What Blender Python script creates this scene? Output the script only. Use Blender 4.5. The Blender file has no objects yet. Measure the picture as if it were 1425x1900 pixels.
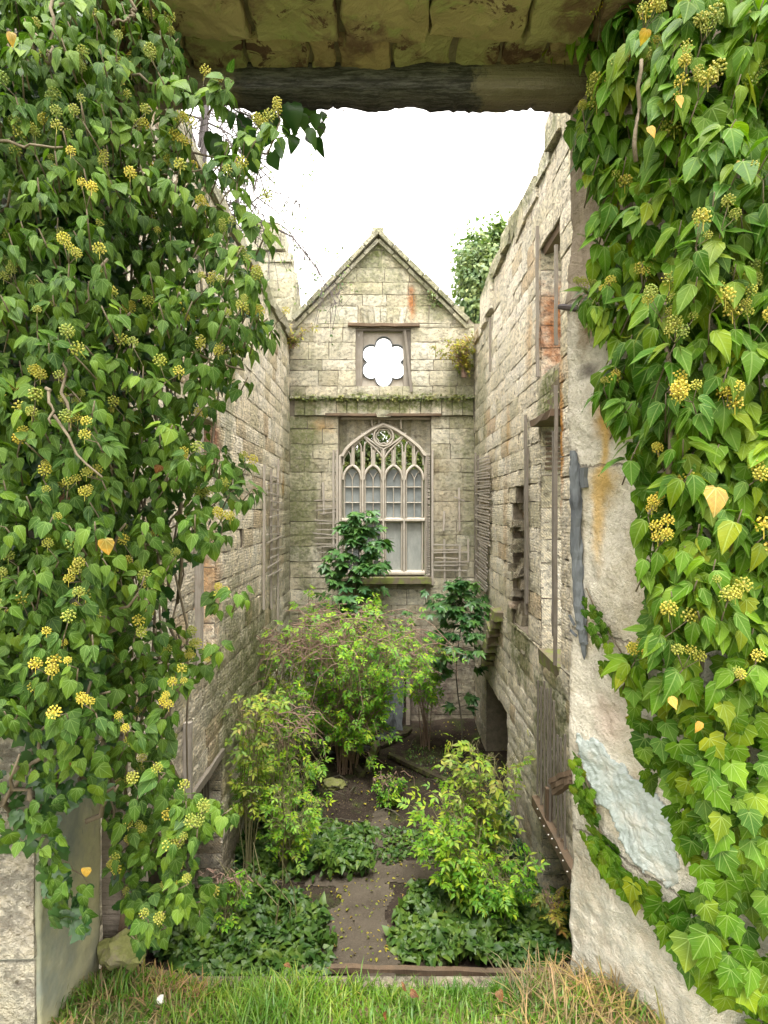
import bpy, math, random
import numpy as np
from mathutils import Vector, Matrix, noise as mnoise
R = math.radians
random.seed(7); RNG = np.random.default_rng(11)
sc = bpy.context.scene
COL = sc.collection
# ---------------------------------------------------------------- camera, light, exposure
F = 1130.0                      # focal length in pixels of the 1425 x 1900 photograph; camera at the origin looks along +Y
cam = bpy.data.cameras.new('camera'); cam.sensor_fit = 'VERTICAL'; cam.sensor_height = 19.0; cam.lens = F / 100.0
cam.clip_start = 0.05; cam.clip_end = 3000
co = bpy.data.objects.new('camera', cam); COL.objects.link(co); co.rotation_euler = (R(90), 0, 0); sc.camera = co
def P(px, py, d): return Vector(((px - 712.5) / F * d, d, (950 - py) / F * d))

SUN_EL, SUN_AZ = R(70), R(180)
w = bpy.data.worlds.new('World'); sc.world = w; w.use_nodes = True
wn = w.node_tree; bg = wn.nodes['Background']
sky = wn.nodes.new('ShaderNodeTexSky'); sky.sky_type = 'NISHITA'; sky.sun_disc = False
sky.sun_elevation = SUN_EL; sky.sun_rotation = SUN_AZ
sky.air_density = 1.0; sky.dust_density = 5.0; sky.ozone_density = 1.0
hs = wn.nodes.new('ShaderNodeHueSaturation'); hs.inputs['Saturation'].default_value = 0.12
wm = wn.nodes.new('ShaderNodeMixRGB'); wm.inputs[0].default_value = 0.55; wm.inputs[2].default_value = (10.4, 9.8, 9.0, 1)   # cloud veil
wn.links.new(sky.outputs[0], hs.inputs['Color']); wn.links.new(hs.outputs[0], wm.inputs[1])
wn.links.new(wm.outputs[0], bg.inputs[0]); bg.inputs[1].default_value = 0.12
sl = bpy.data.lights.new('sun', 'SUN'); sl.energy = 1.1; sl.angle = R(25); sl.color = (1, 0.96, 0.88)
so = bpy.data.objects.new('sun', sl); COL.objects.link(so)
so.rotation_euler = (R(90) - SUN_EL, 0, R(180) - SUN_AZ + R(0)); so.location = (0, -5, 20)
sc.view_settings.view_transform = 'Standard'; sc.view_settings.look = 'None'; sc.view_settings.gamma = 1
sc.view_settings.exposure = 2.25
sc.cycles.max_bounces = 6; sc.cycles.diffuse_bounces = 5; sc.cycles.transparent_max_bounces = 4
sc.cycles.glossy_bounces = 2; sc.cycles.transmission_bounces = 3

# ---------------------------------------------------------------- helpers
WL = {}
def tag(o, label=None, cat=None, group=None, kind=None):
    if label: o['label'] = label
    if cat: o['category'] = cat
    if group: o['group'] = group
    if kind: o['kind'] = kind
    return o
def empty(name, loc, label, cat, group=None):
    o = bpy.data.objects.new(name, None); COL.objects.link(o); o.location = loc; o.empty_display_size = .1
    WL[o.name] = Vector(loc); return tag(o, label, cat, group)
def wloc(o): return WL.get(o.name, Vector((0, 0, 0)))
def link_mesh(name, V, Fc, mat, parent=None, uv=None, smooth=False, mats=None, mi=None):
    """V world coords (n,3); Fc: list of faces or (m,k) array."""
    V = np.asarray(V, dtype=np.float64).reshape(-1, 3)
    me = bpy.data.meshes.new(name)
    if parent is None:
        org = np.array([(V[:,0].min()+V[:,0].max())/2, (V[:,1].min()+V[:,1].max())/2, V[:,2].min()])
    else: org = np.array(wloc(parent))
    V = V - org
    if isinstance(Fc, np.ndarray):
        m, k = Fc.shape
        me.vertices.add(len(V)); me.vertices.foreach_set('co', V.astype(np.float32).ravel())
        me.loops.add(m*k); me.loops.foreach_set('vertex_index', Fc.astype(np.int32).ravel())
        me.polygons.add(m); me.polygons.foreach_set('loop_start', np.arange(0, m*k, k, dtype=np.int32))
        me.polygons.foreach_set('loop_total', np.full(m, k, dtype=np.int32))
        if uv is not None:
            l = me.uv_layers.new(name='UVMap'); l.data.foreach_set('uv', uv[Fc.ravel()].astype(np.float32).ravel())
    else:
        me.from_pydata([tuple(v) for v in V], [], Fc)
    if mats:
        for m_ in mats: me.materials.append(m_)
        me.polygons.foreach_set('material_index', np.asarray(mi, dtype=np.int32))
    else: me.materials.append(mat)
    me.update(calc_edges=True)
    if smooth: me.polygons.foreach_set('use_smooth', np.ones(len(me.polygons), dtype=bool))
    o = bpy.data.objects.new(name, me); COL.objects.link(o)
    if parent is None: o.location = org; WL[o.name] = Vector(org)
    else:
        o.parent = parent; WL[o.name] = Vector(org)
    return o

class MB:
    def __init__(s): s.v = []; s.f = []
    def add(s, vs, fs):
        b = len(s.v); s.v += [tuple(v) for v in vs]; s.f += [tuple(b+i for i in f) for f in fs]
    def box(s, c, sx, sy, sz, rot=None, jit=0, taper=1.0):
        c = Vector(c); vs = []
        for k in (-1, 1):
            for j in (-1, 1):
                for i in (-1, 1):
                    t = taper if k > 0 else 1
                    v = Vector((i*sx/2*t, j*sy/2*t, k*sz/2)) + Vector([random.uniform(-jit, jit) for _ in range(3)])
                    if rot is not None: v = rot @ v
                    vs.append(c+v)
        s.add(vs, [(0,2,3,1),(4,5,7,6),(0,1,5,4),(2,6,7,3),(0,4,6,2),(1,3,7,5)])
    def bar(s, a, b, w, h, up=(0,0,1), seg=1, wob=0, taper=1.0):
        """rectangular bar a -> b, optionally subdivided and wobbly (weathered timber)"""
        a = Vector(a); b = Vector(b); d = (b-a).normalized(); u = Vector(up)
        x = d.cross(u)
        if x.length < 1e-3: x = d.cross(Vector((1,0,0)))
        x.normalize(); z = x.cross(d).normalized(); rings = []; vs = []
        for i in range(seg+1):
            t = i/seg; k = 1 + (taper-1)*t; c = a.lerp(b, t)
            if wob: c = c + x*random.uniform(-wob, wob) + z*random.uniform(-wob, wob)
            for (p, q) in ((-1,-1),(1,-1),(1,1),(-1,1)):
                vs.append(c + x*(p*w/2*k*(1+random.uniform(-1,1)*min(.4,wob*8))) + z*(q*h/2*k*(1+random.uniform(-1,1)*min(.4,wob*8))))
        fs = [(0,1,2,3)]
        for i in range(seg):
            for k in range(4):
                fs.append((i*4+k, i*4+4+k, i*4+4+(k+1)%4, i*4+(k+1)%4))
        e = seg*4; fs.append((e+3,e+2,e+1,e))
        s.add(vs, fs)
    def tube(s, pts, rads, n=6):
        pts = [Vector(p) for p in pts]; vs = []; fs = []
        if not hasattr(rads, '__len__'): rads = [rads]*len(pts)
        for i, p in enumerate(pts):
            d = (pts[min(i+1, len(pts)-1)] - pts[max(i-1, 0)]).normalized()
            x = d.cross(Vector((0.13, 0.21, 1)));
            if x.length < 1e-3: x = d.cross(Vector((1,0,0)))
            x.normalize(); y = d.cross(x)
            for k in range(n):
                a = 2*math.pi*k/n; vs.append(p + (x*math.cos(a) + y*math.sin(a))*rads[i])
        for i in range(len(pts)-1):
            for k in range(n):
                fs.append((i*n+k, i*n+(k+1)%n, (i+1)*n+(k+1)%n, (i+1)*n+k))
        fs.append(tuple(range(n-1, -1, -1))); fs.append(tuple((len(pts)-1)*n+k for k in range(n)))
        s.add(vs, fs)
    def build(s, name, mat, parent=None, smooth=False):
        if not s.v: return None
        return link_mesh(name, s.v, s.f, mat, parent, smooth=smooth)

def fbm(p, oct=4, sc_=1.0):
    return mnoise.fractal(Vector(p)*sc_, 0.9, 2.1, oct)

# ---------------------------------------------------------------- materials
class N:
    def __init__(s, name):
        s.m = bpy.data.materials.new(name); s.m.use_nodes = True; s.t = s.m.node_tree
        s.b = s.t.nodes['Principled BSDF']; s.pos = s.t.nodes.new('ShaderNodeNewGeometry')
        s.out = s.t.nodes['Material Output']
    def new(s, ty, **kw):
        n = s.t.nodes.new(ty)
        for k, v in kw.items(): setattr(n, k, v)
        return n
    def L(s, a, b): s.t.links.new(a, b)
    def put(s, sock, v):
        if hasattr(v, 'is_output') or hasattr(v, 'links'): s.L(v, sock)
        else:
            if isinstance(v, (tuple, list)) and len(v) == 3 and sock.type == 'RGBA': v = (*v, 1)
            sock.default_value = v
    def math(s, op, a, b=0.5, clamp=False):
        n = s.new('ShaderNodeMath', operation=op, use_clamp=clamp); s.put(n.inputs[0], a); s.put(n.inputs[1], b); return n.outputs[0]
    def vmap(s, scale=(1,1,1), rot=(0,0,0), loc=(0,0,0), src=None):
        n = s.new('ShaderNodeMapping'); s.L(src or s.pos.outputs['Position'], n.inputs[0])
        n.inputs['Scale'].default_value = scale; n.inputs['Rotation'].default_value = rot; n.inputs['Location'].default_value = loc; return n.outputs[0]
    def noise(s, scale, detail=4, rough=.6, vec=None, dist=0):
        n = s.new('ShaderNodeTexNoise'); s.L(vec or s.pos.outputs['Position'], n.inputs['Vector'])
        n.inputs['Scale'].default_value = scale; n.inputs['Detail'].default_value = detail; n.inputs['Roughness'].default_value = rough
        n.inputs['Distortion'].default_value = dist; return n.outputs['Fac']
    def voro(s, scale, vec=None, feature='F1'):
        n = s.new('ShaderNodeTexVoronoi', feature=feature); s.L(vec or s.pos.outputs['Position'], n.inputs['Vector']); n.inputs['Scale'].default_value = scale
        return n.outputs['Distance']
    def ramp(s, f, pts, mode='LINEAR'):
        n = s.new('ShaderNodeValToRGB'); s.put(n.inputs[0], f); e = n.color_ramp.elements; n.color_ramp.interpolation = mode
        while len(e) < len(pts): e.new(.5)
        for q, (p, c) in zip(e, pts):
            q.position = p; q.color = (*c, 1) if isinstance(c, (tuple, list)) else (c, c, c, 1)
        return n.outputs[0]
    def step(s, f, lo, hi): 
        n = s.new('ShaderNodeMapRange'); n.interpolation_type = 'SMOOTHSTEP'; s.put(n.inputs[0], f)
        n.inputs[1].default_value = lo; n.inputs[2].default_value = hi; return n.outputs[0]
    def mix(s, f, a, b, mode='MIX'):
        n = s.new('ShaderNodeMixRGB', blend_type=mode); s.put(n.inputs[0], f); s.put(n.inputs[1], a); s.put(n.inputs[2], b); return n.outputs[0]
    def bump(s, h, strength=.5, dist=.01, nrm=None):
        n = s.new('ShaderNodeBump'); n.inputs['Strength'].default_value = strength; n.inputs['Distance'].default_value = dist
        s.put(n.inputs['Height'], h)
        if nrm: s.L(nrm, n.inputs['Normal'])
        return n.outputs[0]
    def blob(s, c, r, wob=.5, nscale=3.0, soft=.5):
        """irregular stain round the world point c with radii r (0..1 mask)"""
        v = s.vmap(scale=tuple(1/q for q in r), loc=tuple(-a/q for a, q in zip(c, r)))
        ln = s.new('ShaderNodeVectorMath', operation='LENGTH'); s.L(v, ln.inputs[0])
        nz = s.noise(nscale, 4, .65); d = s.math('ADD', ln.outputs['Value'], s.math('MULTIPLY', s.math('SUBTRACT', nz, .5), wob*2.2))
        return s.math('SUBTRACT', 1.0, s.step(d, 1-soft, 1+soft*.3))
    def sep(s):
        n = s.new('ShaderNodeSeparateXYZ'); s.L(s.pos.outputs['Position'], n.inputs[0]); return n.outputs
    @property
    def rnd(s): return s.pos.outputs['Random Per Island']
    def fin(s, col, rough=.9, nrm=None, spec=.3):
        s.put(s.b.inputs['Base Color'], col); s.put(s.b.inputs['Roughness'], rough); s.b.inputs['Specular IOR Level'].default_value = spec
        if nrm: s.L(nrm, s.b.inputs['Normal'])
        return s.m

def stone_mat(name, cols, moss=.35, moss_col=((.10,.13,.035),(.22,.24,.09)), dark=.3, stains=(), greens=(), tool=1.0, streak=.5, axis=(1,0,0), chips=.42):
    k = N(name)
    base = k.ramp(k.rnd, [(i/(len(cols)-1), c) for i, c in enumerate(cols)])
    n1 = k.noise(2.2, 6, .7); n2 = k.noise(14, 5, .7); n3 = k.noise(70, 3, .7)
    base = k.mix(k.step(n1, .35, .7), base, k.mix(1, base, (1.22,1.20,1.12), 'MULTIPLY'))
    base = k.mix(k.math('MULTIPLY', k.step(n2, .5, .75), .5), base, (.72,.68,.58))
    base = k.mix(k.math('MULTIPLY', k.step(n2, .5, .33), .45), base, (.26,.23,.17))
    base = k.mix(k.math('MULTIPLY', k.step(k.noise(5, 6, .78), .55, .68), dark), base, (.20,.16,.11))
    sv = k.vmap(scale=(5, 5, .45)); ns = k.noise(1.2, 4, .6, vec=sv)
    base = k.mix(k.math('MULTIPLY', k.step(ns, .5, .7), streak*.6), base, (.26,.25,.22))
    base = k.mix(k.math('MULTIPLY', k.step(ns, .5, .34), streak*.5), base, (.72,.69,.60))
    mc = k.mix(n3, moss_col[0], moss_col[1])
    mm = k.math('MULTIPLY', k.step(k.math('ADD', k.math('MULTIPLY', k.noise(.9, 5, .65, vec=k.vmap(loc=(7,3,1))), .7), k.math('MULTIPLY', n2, .3)), .44, .66), moss)
    base = k.mix(mm, base, mc)
    for (c, r, col, amt) in stains:
        base = k.mix(k.math('MULTIPLY', k.blob(c, r, .7, 6.0, .9), amt), base, col)
    for (c, r, amt) in greens:
        base = k.mix(k.math('MULTIPLY', k.blob(c, r, .9, 2.2), k.math('MULTIPLY', amt, k.step(n2, .25, .6))), base, mc)
    # tooling and pitting in the bump; shade of the pits painted into the colour
    wv = k.new('ShaderNodeTexWave'); k.L(k.vmap(rot=(R(30), R(38), R(20))), wv.inputs['Vector']); wv.inputs['Scale'].default_value = 11
    wv.inputs['Distortion'].default_value = 5; wv.inputs['Detail'].default_value = 2
    h = k.math('ADD', k.math('MULTIPLY', wv.outputs['Fac'], .45*tool), k.math('ADD', n3, k.math('MULTIPLY', k.noise(24, 6, .75), 1.6)))
    pit = k.step(k.math('ADD', k.voro(17), k.math('MULTIPLY', k.math('SUBTRACT', n2, .5), .9)), .0, .22)
    h = k.math('ADD', h, k.math('MULTIPLY', pit, .6))
    base = k.mix(k.math('MULTIPLY', k.math('SUBTRACT', 1.0, pit), .7), base, (.12,.10,.07))
    n4 = k.noise(38, 4, .8)
    base = k.mix(k.math('MULTIPLY', k.step(n4, .56, .64), .35), base, k.mix(1, base, (.42,.38,.30), 'MULTIPLY'))
    base = k.mix(k.math('MULTIPLY', k.step(n4, .46, .38), .35), base, k.mix(1, base, (1.3,1.28,1.22), 'MULTIPLY'))
    n6 = k.noise(11, 7, .82, vec=k.vmap(scale=(1,1,1.5)))
    base = k.mix(k.math('MULTIPLY', k.step(n6, .57, .61), chips), base, k.mix(1, base, (.30,.24,.17), 'MULTIPLY'))
    base = k.mix(k.math('MULTIPLY', k.step(n6, .52, .42), chips), base, k.mix(1, base, (1.30,1.24,1.14), 'MULTIPLY'))
    return k.fin(base, .92, k.bump(k.math('ADD', h, k.math('MULTIPLY', k.step(n6, .60, .52), 1.6*chips)), 1.0, .03), .2)

STONE_COLS = [(.46,.42,.34),(.58,.53,.44),(.50,.43,.34),(.66,.61,.52),(.40,.38,.31),(.60,.52,.42),(.70,.65,.56),(.52,.49,.40)]
PALE_COLS = [(.58,.46,.32),(.60,.56,.42),(.74,.68,.55),(.82,.77,.65),(.76,.69,.55),(.86,.81,.70),(.68,.64,.52),(.80,.73,.60),(.86,.82,.72)]
RX, LX, YE = 2.2, -2.29, 14.8     # inner faces of side walls and the gable wall
ZF = -5.3                         # floor of the ruin, camera at 0
RUST = (.42,.14,.03); OCH = (.50,.28,.07)
M = {}
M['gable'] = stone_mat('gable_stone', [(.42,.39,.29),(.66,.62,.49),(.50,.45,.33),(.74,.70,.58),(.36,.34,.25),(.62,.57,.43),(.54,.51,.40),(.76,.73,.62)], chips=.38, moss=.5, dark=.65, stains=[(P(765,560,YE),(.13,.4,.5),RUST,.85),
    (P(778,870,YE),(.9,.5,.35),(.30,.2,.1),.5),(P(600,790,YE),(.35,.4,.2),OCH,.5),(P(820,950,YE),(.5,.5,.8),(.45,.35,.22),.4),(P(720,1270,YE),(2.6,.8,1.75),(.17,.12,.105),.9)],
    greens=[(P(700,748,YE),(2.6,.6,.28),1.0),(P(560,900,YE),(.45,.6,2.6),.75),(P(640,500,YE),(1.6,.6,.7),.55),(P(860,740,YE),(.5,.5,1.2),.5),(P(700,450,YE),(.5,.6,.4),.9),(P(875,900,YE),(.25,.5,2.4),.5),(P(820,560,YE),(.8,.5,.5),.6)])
M['gable_low'] = M['gable']
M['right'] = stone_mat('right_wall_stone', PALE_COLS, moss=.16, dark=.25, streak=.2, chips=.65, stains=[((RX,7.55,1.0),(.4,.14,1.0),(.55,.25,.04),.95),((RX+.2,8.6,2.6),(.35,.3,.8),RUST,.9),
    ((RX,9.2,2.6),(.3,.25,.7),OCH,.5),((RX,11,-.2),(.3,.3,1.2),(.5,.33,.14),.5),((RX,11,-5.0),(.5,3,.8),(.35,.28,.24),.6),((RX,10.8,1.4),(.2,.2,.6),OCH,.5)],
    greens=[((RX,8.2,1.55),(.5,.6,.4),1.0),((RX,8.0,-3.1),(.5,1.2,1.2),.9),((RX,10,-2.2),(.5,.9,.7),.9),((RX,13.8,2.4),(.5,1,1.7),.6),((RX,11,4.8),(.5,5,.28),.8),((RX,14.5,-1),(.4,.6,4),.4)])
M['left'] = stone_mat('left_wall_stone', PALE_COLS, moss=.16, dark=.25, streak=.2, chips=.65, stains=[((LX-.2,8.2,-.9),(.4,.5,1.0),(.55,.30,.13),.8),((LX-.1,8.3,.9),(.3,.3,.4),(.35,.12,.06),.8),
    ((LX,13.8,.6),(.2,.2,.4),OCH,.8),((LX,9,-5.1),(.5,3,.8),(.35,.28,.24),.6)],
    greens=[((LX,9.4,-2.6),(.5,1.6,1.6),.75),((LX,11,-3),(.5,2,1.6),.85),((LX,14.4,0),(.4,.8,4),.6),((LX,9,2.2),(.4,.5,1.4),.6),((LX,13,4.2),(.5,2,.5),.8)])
M['front'] = stone_mat('front_wall_stone', [(.38,.355,.30),(.43,.40,.34),(.35,.325,.275)], moss=.3, tool=.6)
M['rubble'] = stone_mat('rubble_stone', [(.30,.26,.2),(.42,.37,.28),(.25,.22,.17),(.36,.28,.2)], moss=.5, dark=.5)
M['cope'] = stone_mat('coping_stone', [(.34,.33,.25),(.42,.40,.3),(.28,.28,.2)], moss=.75, dark=.6)
k = N('mortar'); M['mortar'] = k.fin(k.mix(k.noise(6,5,.7), (.07,.06,.045), (.36,.32,.24)), .95, k.bump(k.noise(40,4,.7), .6, .02))

k = N('pale_mortar'); M['mortarP'] = k.fin(k.mix(k.noise(9,6,.75), (.05,.04,.03), (.42,.36,.27)), .95, k.bump(k.noise(40,4,.7), .8, .03))
# jamb plaster/stone of the near opening
def jamb_mat():
    k = N('weathered_jamb_stone')
    n1 = k.noise(3, 7, .68); n2 = k.noise(16, 6, .72); n3 = k.noise(90, 3, .7); nl = k.noise(5, 6, .7, vec=k.vmap(scale=(2.2,2.2,.7)))
    base = k.ramp(n1, [(.28,(.33,.27,.18)),(.43,(.56,.50,.38)),(.54,(.74,.69,.58)),(.70,(.46,.43,.35))])
    base = k.mix(k.math('MULTIPLY', k.step(n2, .5, .72), .6), base, (.40,.34,.27))
    base = k.mix(k.math('MULTIPLY', k.step(n2, .48, .3), .5), base, (.66,.61,.53))
    base = k.mix(k.math('MULTIPLY', k.step(n3, .57, .75), .5), base, (.16,.13,.10))
    z = k.sep()[2]
    br = k.math('MULTIPLY', k.step(k.math('ADD', z, k.math('MULTIPLY', k.math('SUBTRACT', nl, .5), .5)), .62, .80), .85)
    base = k.mix(br, base, k.mix(k.noise(9,6,.75,vec=k.vmap(scale=(3,3,.6))), (.10,.07,.05), (.58,.47,.36)))
    for (c, r, col, a) in [(P(1125,770,2.03),(.032,.3,.09),(.50,.30,.08),.95),(P(1132,765,2.02),(.010,.3,.11),(.10,.055,.025),.95),(P(1125,840,2.03),(.010,.3,.16),(.66,.42,.12),.85),(P(1118,900,2.05),(.04,.3,.09),(.50,.33,.10),.9),(P(1115,960,2.05),(.016,.3,.2),(.66,.44,.17),.9),
        (P(1073,620,2.2),(.028,.3,.12),(.19,.12,.05),1),(P(1074,700,2.2),(.03,.3,.04),(.16,.14,.12),1),(P(1085,1160,2.15),(.02,.3,.10),(.50,.38,.2),.6),(P(1130,1330,2.05),(.05,.3,.1),(.60,.44,.36),.5)]:
        base = k.mix(k.math('MULTIPLY', k.blob(c, r, .6, 14.0, .9), a), base, col)
    lo = k.math('MULTIPLY', k.math('MULTIPLY', k.step(z, -.9, -1.3), k.step(n2, .35, .65)), .6)
    n5 = k.noise(26, 6, .8, dist=.6)
    base = k.mix(k.math('MULTIPLY', k.step(n5, .58, .66), .4), base, k.mix(1, base, (.4,.34,.28), 'MULTIPLY'))
    base = k.mix(k.math('MULTIPLY', k.step(n5, .45, .36), .3), base, k.mix(1, base, (1.35,1.33,1.28), 'MULTIPLY'))
    base = k.mix(lo, base, (.40,.42,.36))
    wz = k.math('ADD', z, k.math('MULTIPLY', k.math('SUBTRACT', k.noise(7,6,.75), .5), .09)); crack = 1.0
    for zj in (.155, .74, -.42, -1.12):
        cj = k.step(k.math('ABSOLUTE', k.math('SUBTRACT', wz, zj)), .002, .007); crack = cj if crack == 1.0 else k.math('MULTIPLY', crack, cj)
    base = k.mix(k.math('MULTIPLY', k.math('SUBTRACT', 1.0, crack), .6), base, (.16,.13,.1))
    h = k.math('ADD', k.math('MULTIPLY', n2, 1.6), k.math('ADD', k.math('MULTIPLY', n3, .5), k.math('MULTIPLY', crack, .6)))
    return k.fin(base, .9, k.bump(h, 1.0, .02), .2)
M['jamb'] = jamb_mat()
k = N('blue_green_plaster'); z = k.noise(7, 5, .6, dist=1.2)
M['blueplaster'] = k.fin(k.mix(k.step(k.noise(5,6,.7),.5,.7), k.mix(z, (.32,.38,.37), (.50,.54,.51)), (.52,.51,.45)), .55, k.bump(k.math('ADD', z, k.math('MULTIPLY', k.noise(22,4,.6,dist=2), .6)), .8, .02), .4)
k = N('smooth_plaster'); z = k.noise(4, 6, .7)
sp = k.mix(k.step(k.math('ADD', k.noise(3,5,.6), k.math('MULTIPLY', k.sep()[2], -.25)), .62, .95), k.ramp(z, [(.3,(.13,.152,.125)),(.55,(.185,.207,.176)),(.8,(.25,.26,.225))]), k.mix(k.noise(30,4,.7), (.30,.31,.18), (.48,.43,.26)))
sp = k.mix(k.step(k.noise(9,4,.6,vec=k.vmap(scale=(3,3,.8), loc=(2,2,2))), .66, .74), sp, (.14,.15,.14))
sp = k.mix(k.math('MULTIPLY', k.step(k.noise(2.3,6,.75,vec=k.vmap(loc=(1,5,2))), .48, .62), .55), sp, (.22,.22,.15))
sp = k.mix(k.math('MULTIPLY', k.step(k.noise(18,5,.8), .55, .64), .4), sp, (.26,.25,.20))
M['plaster'] = k.fin(sp, .85, k.bump(k.noise(60,4,.7), .5, .006), .25)
# timbers
def wood_mat(name, c1, c2, c3, scale=(60,60,3), bump=.8, rough=.8, spec=.25, moss=0):
    k = N(name); g = k.noise(1, 5, .6, vec=k.vmap(scale=scale)); b = k.noise(5, 4, .6)
    c = k.mix(k.step(b,.4,.7), k.mix(g, c1, c2), k.mix(g, c1, c3))
    c = k.mix(.35, c, k.mix(k.rnd, c1, c3))
    if moss: c = k.mix(k.math('MULTIPLY', k.step(k.noise(6,5,.7), .45, .6), moss), c, k.mix(k.noise(60,2,.6), (.07,.10,.02), (.25,.28,.07)))
    return k.fin(c, rough, k.bump(k.math('ADD', g, b), bump, .01), spec)
M['oldwood'] = wood_mat('old_grey_wood', (.10,.085,.07), (.34,.31,.27), (.26,.23,.17))
M['palewood'] = wood_mat('pale_lath_wood', (.22,.20,.17), (.55,.51,.45), (.42,.36,.29))
M['brownwood'] = wood_mat('brown_timber', (.06,.04,.025), (.24,.16,.10), (.15,.12,.085))
M['darkwood'] = wood_mat('rotten_dark_wood', (.02,.015,.01), (.09,.065,.045), (.05,.045,.03), moss=.35)
M['mosswood'] = wood_mat('mossy_wood', (.07,.06,.04), (.25,.22,.16), (.18,.14,.09), moss=.9)
M['greywood'] = wood_mat('charred_grey_wood', (.03,.03,.035), (.30,.33,.34), (.09,.10,.11), scale=(45,45,5), bump=1.0)
M['framewood'] = wood_mat('weathered_window_paint', (.30,.27,.22), (.60,.57,.50), (.50,.44,.36), scale=(25,25,6))
k = N('charred_beam'); x = k.sep()[0]; g = k.noise(1,5,.6,vec=k.vmap(scale=(3,60,60)))
cr = k.step(k.voro(1, vec=k.vmap(scale=(95,60,60)), feature='DISTANCE_TO_EDGE'), .0, .18)
char = k.mix(k.step(k.noise(1,6,.75,vec=k.vmap(scale=(9,70,70))), .4, .65), (.045,.042,.048), (.17,.16,.175))
bare = k.mix(g, (.13,.105,.085), (.36,.31,.25))
msk = k.step(k.math('ADD', x, k.math('MULTIPLY', k.noise(6,6,.75), .75)), .66, .74)
msk2 = k.step(k.math('ADD', x, k.math('MULTIPLY', k.noise(6,6,.75), .5)), -.20, -.32)
M['char'] = k.fin(k.mix(k.math('MAXIMUM', msk, msk2), char, bare), .7, k.bump(k.math('ADD', k.math('MULTIPLY', g, 1.5), k.noise(40,4,.7)), 1, .010), .25)
k = N('soffit_stone'); n1 = k.noise(3,6,.65); n2 = k.noise(12,6,.7,dist=.5)
b0 = k.ramp(k.rnd, [(0,(.36,.37,.19)),(.35,(.46,.33,.21)),(.7,(.40,.40,.22)),(1,(.46,.31,.22))])
b0 = k.mix(k.step(n1,.5,.62), b0, (.20,.13,.10)); b0 = k.mix(k.step(n2,.5,.7), b0, k.mix(n1,(.26,.30,.11),(.46,.46,.24)))
b0 = k.mix(k.step(k.noise(6,6,.75,dist=.8), .56, .60), b0, (.13,.08,.065))
M['soffit'] = k.fin(b0, .85, k.bump(k.math('ADD', n1, n2), .8, .02), .2)
M['glass'] = None
k = N('dusty_window_glass'); n1 = k.noise(3,5,.7); 
M['glass'] = k.fin(k.mix(k.rnd, k.ramp(n1, [(.3,(.10,.12,.125)),(.7,(.24,.27,.27))]), k.ramp(n1, [(.3,(.17,.19,.19)),(.7,(.29,.31,.30))])), .28, k.bump(k.noise(5,2,.5), .2, .01), .5)
k = N('board_panel'); M['board'] = k.fin(k.ramp(k.noise(2.5,5,.7,vec=k.vmap(scale=(2,2,.6))), [(.3,(.20,.215,.20)),(.7,(.36,.37,.34))]), .7)
# soils
k = N('earth'); n1 = k.noise(1.6,6,.7); n2 = k.noise(30,5,.75)
e0 = k.mix(k.step(n1,.4,.65), (.035,.026,.02), (.07,.053,.04)); e0 = k.mix(k.math('MULTIPLY', k.step(k.noise(2.3,5,.7,vec=k.vmap(loc=(4,4,4))),.5,.62), .7), e0, (.06,.075,.025))
e0 = k.mix(k.math('MULTIPLY', k.step(k.noise(45,2,.6), .62,.7), .6), e0, (.25,.19,.11))
M['earth'] = k.fin(e0, .95, k.bump(k.math('ADD',n2,n1), 1, .05), .15)
k = N('trodden_path'); n1 = k.noise(2.5,6,.7)
M['path'] = k.fin(k.mix(k.step(k.noise(60,3,.7),.6,.7), k.ramp(n1,[(.3,(.058,.047,.034)),(.7,(.10,.083,.062))]), (.16,.13,.10)), .9, k.bump(k.noise(40,5,.7), .7, .02), .2)
k = N('turf_soil'); M['turf'] = k.fin(k.mix(k.step(k.noise(3,4,.6),.4,.6), (.10,.12,.03), (.20,.15,.08)), .95, k.bump(k.noise(50,4,.7),.8,.03))
k = N('far_grass'); M['field'] = k.fin(k.mix(k.noise(.2,5,.6), (.06,.10,.03), (.12,.14,.05)), .95)

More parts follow.
